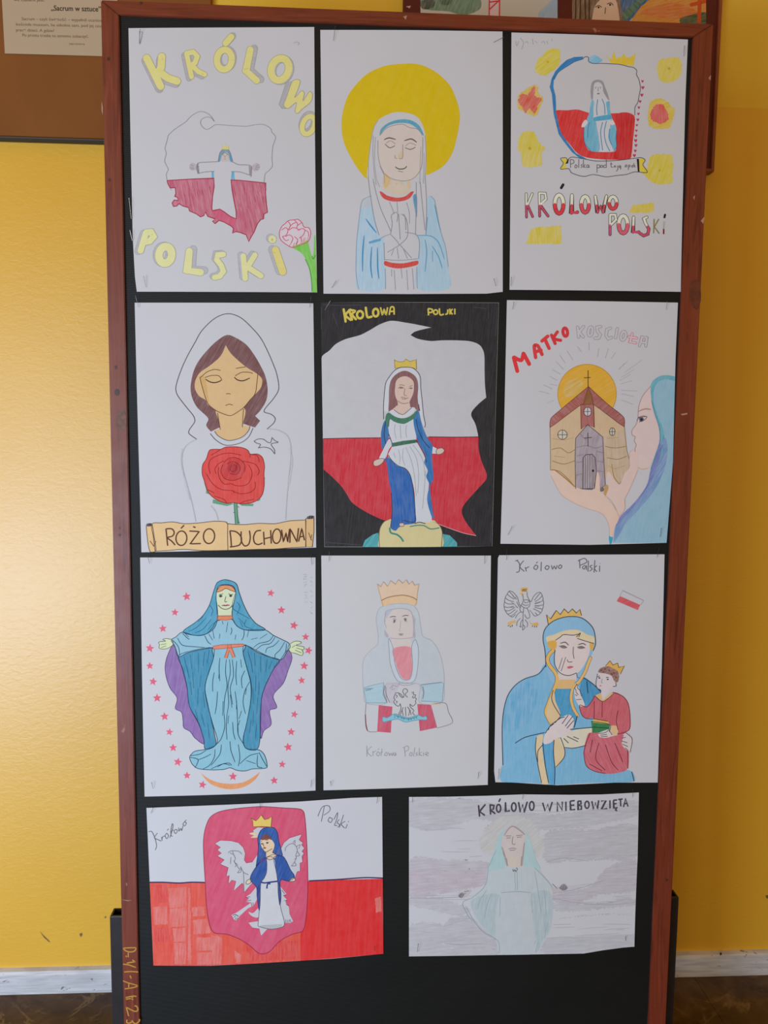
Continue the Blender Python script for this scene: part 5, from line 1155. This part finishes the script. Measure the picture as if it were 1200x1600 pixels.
for q in ('60 460 124 456 126 540 62 545', '134 690 214 690 214 712 138 714', '62 660 130 655 134 720 66 724', '160 740 212 736 212 770 164 772', '480 720 740 716 740 800 520 812'): rd.fill(q, (216, 66, 58), 2.6, 0, kind='wash', ang=88, amt=.2, rough=.7)
S.P('navy_line').lines('35 446 100 445 180 448 240 444 300 445|788 436 920 430 1050 422 1134 425', 1.9, (62, 48, 100), L=4)
S.view(310, 1250, 6.6667)
sh_ = S.P('shield')
sh_.outline('640 65 400 85 230 115 130 170 80 270 55 400 55 560 70 820 85 1080 110 1250 160 1370 300 1390 430 1440 540 1510 640 1590 740 1570 850 1460 980 1390 1090 1350 1125 1180 1140 900 1135 600 1120 300 1100 130 1060 92 900 80 760 70', (208, 80, 116), 1.0, (150, 50, 84), 4, 7, kind='marker', ang=70, amt=.12)
eg = S.P('eagle'); EW = (192, 196, 208)
eg.outline('170 450 170 450 230 415 340 420 420 440 470 490 490 550 480 620 500 650 560 640 620 560 640 700 600 820 545 880 480 957 480 957 475 880 460 860 370 942 370 942 390 840 350 830 312 866 312 866 322 780 290 786 290 786 312 700 228 665 228 665 270 620 198 580 198 580 240 550 198 518 198 518 230 490', EW, .8, (160, 70, 100), 5, 5.6, 0, kind='soft', amt=.03)
eg.outline('860 500 890 440 950 390 1075 350 1075 350 1050 410 1092 440 1092 440 1075 460 1107 495 1107 495 1080 530 1102 550 1102 550 1080 580 1087 640 1087 640 1060 650 1062 732 1062 732 1030 740 1008 805 960 760 880 600', EW, .8, (160, 70, 100), 5, 5.6, 0, kind='soft', amt=.03)
eg.outline('570 310 620 278 690 285 700 360 620 385 545 385 580 362 533 345 575 335', EW, .8, (160, 120, 110), 5, 5.6, 0, kind='soft', amt=.03)
eg.fill('533 345 575 332 610 350 580 362', (226, 206, 170), 9, kind='soft').fill('545 386 585 368 618 372 612 386', (226, 206, 170), 9, kind='soft')
eg.fill('612 890 545 970 500 1000 530 1020 495 1052 552 1060 480 1110 400 1165 348 1190 375 1240 402 1248 432 1200 520 1120 577 1092 620 1010', EW, 5, 0, kind='soft', amt=.03).fill('852 890 917 970 885 990 922 1030 905 1050 942 1100 950 1180 987 1255 960 1272 898 1272 850 1100', EW, 5, 0, kind='soft', amt=.03)
eg.fill('523 1158 570 1170 632 1118 625 1212 560 1202', EW, 5, kind='soft', amt=.03).fill('523 1270 620 1255 722 1332 655 1404 638 1330 565 1320', EW, 5, 0, kind='soft', amt=.03)
eg.lines('310 545 340 525 400 525 430 535 455 560|365 560 385 600 375 640 400 660 410 690 430 720 410 750 445 740 440 690 470 745 520 772|340 590 335 660|370 625 395 680 380 690|470 745 475 850 470 960|905 525 910 490 950 455 990 450 1020 480 1030 520 1015 570 1020 600 1000 640 970 680|985 440 1005 415 1005 450|1020 480 1060 460 1045 500|1030 530 1055 570 1015 580|1000 640 1018 675 965 680|355 525 365 560 330 545|1015 600 1000 612', .9, (128, 128, 142), L=10)
eg.lines('358 1195 385 1185 420 1205|370 1215 390 1200|385 1240 395 1215|400 1245 412 1215|905 1270 912 1235|925 1270 928 1240|945 1268 945 1238|965 1265 955 1235|495 1010 540 1000|500 1048 550 1035|550 1060 560 1100|575 1090 570 1060|870 930 900 970|885 985 915 985|895 1040 925 1035|910 1070 940 1095', 1.0, (70, 62, 92), L=10, taper=.3)
wm = S.P('woman_cloak'); BL = (34, 88, 166)
wm.outline('760 278 690 285 645 320 620 390 625 500 602 685 602 685 660 615 710 590 790 560 872 577 865 520 840 430 825 340 800 295', (30, 92, 168), .8, (30, 50, 110), 6, 9, kind='soft')
wm.fill('630 520 660 540 705 560 700 590 655 620 640 600', (66, 94, 164), 7, kind='soft').fill('785 480 820 500 865 530 868 572 810 560 780 530', (62, 92, 164), 7, kind='soft')
wm.outline('602 690 700 600 714 640 712 740 690 800 652 862 645 1060 635 1142 612 1000 605 900 540 815', BL, .8, (30, 46, 110), 7, 9, kind='wash', amt=.14)
wm.outline('788 590 872 577 912 620 960 720 1002 792 940 837 870 822 850 862 862 980 850 1087 832 960 828 830 808 720', BL, .8, (30, 46, 110), 7, 9, kind='wash', amt=.14)
wm.fill('607 900 650 860 645 1060 635 1142 612 1000', (42, 70, 150), 8, 0, kind='soft').fill('830 840 850 862 862 980 850 1087 832 960', (42, 70, 150), 8, 0, kind='soft')
wd = S.P('woman_dress')
wd.outline('715 595 788 600 810 720 826 840 842 1000 862 1130 896 1260 882 1310 760 1336 640 1312 622 1302 640 1100 652 862 692 790 714 720', (198, 203, 214), .8, (96, 96, 120), 8, 10, kind='soft', amt=.03)
wd.fill('640 1300 760 1290 872 1284 852 1320 740 1336 660 1322', (176, 182, 188), 9, kind='soft'); wd.lines('650 848 690 856 735 850 825 838|735 850 718 880 715 915|742 850 745 872', 2.2, (48, 60, 134), L=11)
fc = S.P('woman_face')
fc.fill('652 408 720 393 757 403 792 450 787 500 772 540 812 560 790 602 740 614 710 600 706 537 690 530 668 500 650 450', (222, 200, 172), 9, kind='soft', amt=.05)
fc.fill('652 398 690 352 742 368 762 408 740 402 662 412', (124, 68, 66), 10, kind='soft'); fc.lines('652 428 665 420|700 412 730 408|655 448 670 445|705 440 735 436|680 445 678 470 688 474|668 500 690 530 708 535 770 500|770 540 812 560|708 598 745 616 790 600', .9, (96, 72, 62), L=11)
fc.dot(690, 493, 2.4, (150, 96, 96), 11, 1.4).dot(664, 450, 1.2, (60, 52, 60), 12).dot(718, 440, 1.4, (60, 52, 60), 12)
for q in ('546 818 508 832 498 866 530 866 552 840', '943 838 990 800 1012 830 980 840'): S.N('hand').outline(q, (224, 204, 180), .8, (80, 60, 60), 9, 10, kind='soft')
cw = S.P('crown'); CRN = '572 275 566 210 546 185 600 212 625 190 655 150 690 200 732 190 767 170 756 276 660 270'
cw.fill(CRN, (232, 206, 112), 8, 0, kind='soft', amt=.05); cw.line(CRN, .9, (146, 110, 60), 10, 0, True)
S.view(220, 1230, 3)
words(S, 'handwriting', 500, '36 208 50 206 60 222 70 250 74 276 68 294|78 214 64 236 84 246 96 252|98 232 100 250|99 242 104 230 112 228|122 214 114 226 122 240 130 226 122 214|124 202 130 194|136 236 146 206 152 176 148 170 142 196 142 226 150 228|138 208 156 198|164 196 156 206 164 216 172 202 164 196|178 188 180 204 188 192 192 202 198 180|206 160 198 172 206 180 214 166 206 160 214 152|860 88 850 140 846 160|830 135 850 92 880 86 886 108 858 130|884 140 878 155 890 164 898 148 884 140|905 150 922 118 918 150 908 176 920 178|930 150 920 165 932 175 922 186|950 128 940 160 930 188|958 158 940 172 955 190|968 172 960 192|972 158 974 162', 1.0, (112, 114, 126), 8)
S.build()
# ---- 11: pale pencil drawing with clouds
S = Sheet('drawing_sheet', 'landscape pale pencil drawing of a woman among mauve clouds, dark capital lettering', 'drawing',
    [(639, 1245), (700, 1244.5), (760, 1243), (817, 1240.8), (890, 1241.5), (940, 1241), (998, 1238), (996, 1340), (990, 1477), (972, 1478.5), (940, 1483), (911, 1488), (870, 1489), (760, 1491), (639, 1494), (639, 1370)], YS, white=(188, 189, 203), seed=11, group=GRP, curl=(0, 0, .004, 0))
S.view(620, 1230, 3)
cl = S.P('mauve_clouds')
for q, c_ in (('60 340 200 338 330 342 425 352 432 400 410 440 330 475 200 500 60 522', (186, 180, 196)), ('60 400 240 385 420 390 420 450 300 480 60 505', (187, 177, 194)), ('60 60 380 60 700 130 1120 60 1128 130 900 180 640 200 380 150 200 200 60 180', (184, 184, 198)), ('700 210 900 200 1125 180 1122 330 960 340 820 340 700 350', (183, 182, 196)), ('980 380 1120 340 1118 480 960 500 820 545 720 520 760 480 900 470', (184, 179, 196)), ('720 540 900 545 1115 520 1112 550 760 580', (182, 182, 197)), ('220 640 340 600 470 720 480 780 230 740', (183, 182, 197)), ('60 520 200 520 340 570 300 600 60 550', (184, 183, 198)), ('60 650 210 640 220 740 350 750 470 760 470 782 60 788', (184, 184, 198)), ('730 620 1110 600 1108 735 880 770 680 775 680 700', (183, 184, 199))):
    cl.fill(q, c_, 1, 1, kind='wash', ang=4, amt=.5, rough=2.0)
random.seed(9)
for i in range(330):
    y = random.uniform(70, 770); x = random.uniform(60, 1060); ln = random.uniform(40, 150)
    if 330 < x + ln / 2 < 740 and y > 140: continue
    if (60 < x + ln < 330 and 210 < y < 330) or (720 < x + ln and 350 < y < 450 and x < 970) or (60 < x and x < 320 and 560 < y < 640) or (x > 700 and 555 < y < 630): continue
    if x + ln > 1100: ln = 1100 - x
    if y > 735 and x + ln > 860: continue
    t = random.uniform(-.09, .02)
    cl.line([(x, y), (x + ln * .5, y + ln * .5 * t + random.uniform(-3, 3)), (x + ln, y + ln * t)], 1.0, random.choice([(174, 171, 187), (171, 169, 185), (178, 169, 185), (176, 175, 191)]), 3, 1, taper=.7)
cl.lines('60 520 180 518 330 510|220 650 340 610|340 325 400 320|760 490 860 470 980 430|700 350 780 330 900 345|720 515 850 540 1000 548 1110 540|730 640 815 638|230 730 300 735 400 728', 1.2, (162, 160, 176), L=3, taper=.5)
S.view(700, 1230, 4)
gw = S.P('glow'); gw.fill('200 380 210 290 280 215 390 170 500 200 575 290 600 390 560 440 440 460 300 440', (190, 190, 197), 2, kind='wash', ang=40, rough=2)
gw.lines('230 240 300 265|205 310 290 320|300 195 330 240|370 172 385 222|440 170 425 230|510 195 470 245|565 250 510 275|600 320 530 320|220 380 280 370|610 400 550 390', 1.2, (196, 190, 170), L=3, taper=.5)
rb = S.P('robe')
rb.fill('250 500 360 480 480 490 560 500 600 560 645 620 652 700 645 860 600 960 545 1028 320 1030 300 950 200 860 150 770 142 690 230 610', (181, 191, 203), 4, kind='pencil', ang=88, amt=.15)
rb.fill('150 700 320 670 325 900 310 950 210 860 160 780', (172, 188, 201), 5, kind='wash', ang=85).fill('520 660 640 660 640 860 590 950 545 1020 520 800', (172, 188, 201), 5, kind='wash', ang=90)
rb.fill('320 675 520 670 525 800 540 1028 320 1030', (183, 190, 203), 5, kind='soft', ang=88)
rb.lines('245 500 260 480 300 390|145 690 230 612 250 500|142 690 90 720 120 790 150 830|110 740 160 830 220 900 310 955 318 1030|325 680 322 800|330 655 430 648 520 655|415 520 420 640|430 525 432 640|540 500 600 560 650 620|540 520 560 640|560 640 580 780|600 640 612 800|520 660 525 780|560 960 545 1028|620 840 600 940|240 640 200 700 180 760|270 660 240 740 225 820', 1.1, (148, 164, 176), L=7, taper=.3)
vl = S.P('veil')
vl.fill('350 255 320 300 290 390 252 505 330 505 362 485 340 400 335 330', (164, 194, 205), 6, kind='pencil', ang=75, amt=.2).fill('478 275 520 350 548 450 575 508 500 495 462 475 480 390 482 320', (166, 193, 204), 6, kind='pencil', ang=105, amt=.2)
fc = S.P('face')
fc.fill('400 243 360 275 340 310 333 370 358 440 368 490 462 490 466 430 476 350 480 300 440 262', (194, 184, 190), 7, kind='soft', amt=.05); fc.fill('385 430 440 430 450 488 380 488', (198, 188, 184), 8, kind='soft')
fc.lines('350 300 368 270 400 243 440 262 478 295|335 370 355 430 368 488|476 345 466 425 460 488', 2.0, (160, 150, 156), L=9, taper=.2)
fc.lines('360 302 395 302|425 300 465 297|365 315 392 314|430 312 460 308|405 305 400 350 420 354|378 385 400 378 425 382|385 392 418 390', 1.0, (140, 126, 132), L=10)
fc.lines('362 440 370 488|345 400 352 430|460 430 456 488', 2.0, (158, 144, 146), L=9); fc.lines('403 508 408 522 416 512 422 524 432 508 424 500', 1.0, (110, 106, 116), L=10)
for q, w_ in (('62 672 100 642 145 640 130 668 90 690', '80 670 110 660|100 650 130 645'), ('640 620 680 630 722 598 745 625 715 648 660 650', '690 625 730 632|650 600 680 630')):
    h_ = S.N('hand'); h_.fill(q, (184, 178, 190), 5, kind='soft'); h_.lines(w_, .9, (130, 124, 136), L=8)
S.N('hand_shading').fill('62 672 88 655 100 668 82 690', (128, 122, 134), 7, kind='wash'); S.N('hand_shading').fill('695 625 720 600 745 626 718 642', (130, 124, 138), 7, kind='wash')
words(S, 'lettering', 560, '190 114 196 178|230 108 196 150 226 172|262 108 265 165|262 108 286 112 282 135 264 140 292 162|e 315 130 13 24|318 86 325 72|358 96 359 149 382 146|e 410 122 14 26|440 95 450 150 465 110 475 152 493 92|e 522 115 14 27', 2.5, (82, 76, 92), 9, 0)
words(S, 'lettering', 560, '590 95 605 146 622 105 632 148 650 90|682 150 682 92 712 142 713 88|735 88 736 146|762 85 765 140 793 137|762 85 790 82|764 112 788 109|810 85 812 140 832 135 832 115 812 110 830 102 828 85 810 85|e 867 108 13 22|897 85 908 136 920 95 932 133 940 80|955 85 985 82 958 135 993 131|1010 80 1011 131|1032 80 1035 129 1058 125|1032 80 1055 78|1034 103 1052 100|1050 128 1045 140 1055 146|1062 75 1090 72|1076 75 1078 119|1095 122 1108 70 1123 119|1100 102 1120 98', 2.3, (82, 76, 92), 9, 0)
S.build()
# ------------------------------------------------------------------ pins
M_PIN = plain('pin_steel', (.10, .10, .105), .35, .7)
M_PINL = plain('pin_bright_steel', (.55, .54, .52), .3, .8)
def pin(x0, y0, x1, y1, where, bright=False, r=.00036):
    a = at(x0, y0, -.0085); b = at(x1, y1, -.0045)
    d = b - a; L = d.length; q = d.to_track_quat('Z', 'Y').to_matrix().to_4x4()
    bm = bmesh.new()
    bmesh.ops.create_cone(bm, cap_ends=True, segments=6, radius1=r, radius2=r * .7, depth=L, matrix=Matrix.Translation((0, 0, L / 2)))
    bmesh.ops.create_cone(bm, cap_ends=True, segments=8, radius1=r * 2, radius2=r * 1.6, depth=.0006)
    o = meshobj('pin', bm, M_PINL if bright else M_PIN, smooth=False)
    q.translation = a; o.matrix_world = q
    tag(o, ('thin steel pin ' + where) if not where.startswith(('longer', 'shorter')) else where.replace(' on', ' bright steel pin lying on', 1), 'pin', 'pins in the drawings')
T = 'in the drawing with '
BOX = {T + 'yellow bubble lettering': (201, 44, 495, 457), T + 'the big yellow halo': (500, 47, 785, 459), T + 'a blue edged map': (797, 50, 1076, 456), T + 'the hooded woman': (211, 473, 494, 863), T + 'the blackened background': (501, 472, 779, 855), T + 'the church': (782, 469, 1059, 850), T + 'pink stars': (219, 871, 493, 1244), T + 'the tall crown': (502, 868, 767, 1234), T + 'mother and child': (774, 866, 1038, 1223), T + 'the pink shield': (229, 1245, 599, 1508), T + 'mauve clouds': (639, 1238, 998, 1494)}
for w, segs in (
    (T + 'yellow bubble lettering', ((224.3, 432, 228.3, 449), (268 - 49, 46, 217.5, 68))),
    ('on the black cloth beside the bubble lettering drawing', ((201.5, 310, 205, 342, 1), (203, 360, 206.5, 376, 1))),
    (T + 'the big yellow halo', ((523.7, 41, 521, 64), (786, 58.5, 771, 66), (525, 439, 518, 450), (771.7, 435.5, 775, 447))),
    (T + 'a blue edged map', ((1069.5, 72, 1068.5, 88), (799, 433, 798.3, 447))),
    (T + 'the hooded woman', ((211.5, 462, 216.5, 480), (486, 463, 483.8, 481))),
    (T + 'the blackened background', ((516, 470.5, 507.5, 484.5, 1), (771.5, 666, 771, 681))),
    (T + 'the church', ((803, 472, 801, 483), (1042.5, 471, 1041, 484), (800, 823, 793.5, 836), (1033.5, 825.5, 1031.5, 839))),
    (T + 'pink stars', ((230.5, 868, 233.7, 880.5), (485.7, 867, 487.5, 882.5), (237, 1223, 239.2, 1232.5), (487, 1219.5, 485.7, 1230))),
    (T + 'the tall crown', ((514.5, 861, 514, 877), (757.5, 868, 757, 881), (516.5, 1221.5, 517.2, 1228), (748, 1207, 746.7, 1217))),
    (T + 'mother and child', ((792, 859, 791.5, 875), (1030, 856, 1026.5, 871), (780, 1202, 778.5, 1218))),
    (T + 'the pink shield', ((406.3, 1252, 406.3, 1264), (590, 1246, 588.5, 1255.5), (585.5, 1479, 585.3, 1486), (239, 1262, 236, 1271))),
    (T + 'mauve clouds', ((817.5, 1240, 816.5, 1249), (989, 1233, 988.5, 1246), (644.8, 1244.5, 644.3, 1254), (653.5, 1475, 652, 1488), (977.5, 1464, 977.7, 1470)))):
    xs = [q[0] for q in segs]; ys = [q[1] for q in segs]; box_ = BOX.get(w)
    for i_, s_ in enumerate(segs):
        where = w
        if box_:
            u_ = (s_[0] - box_[0]) / (box_[2] - box_[0]); v_ = (s_[1] - box_[1]) / (box_[3] - box_[1])
            side = 'left' if u_ < .3 else ('right' if u_ > .7 else 'middle'); vert = 'upper' if v_ < .3 else ('lower' if v_ > .7 else 'side')
            where = ('at the %s %s corner of ' % (vert, side) if side != 'middle' and vert != 'side' else ('at the %s edge of ' % (vert if vert != 'side' else side))) + w[3:]
        elif len(segs) > 1: where = ('longer ' if i_ == 0 else 'shorter ') + w
        pin(*s_[:4], where, len(s_) > 4)
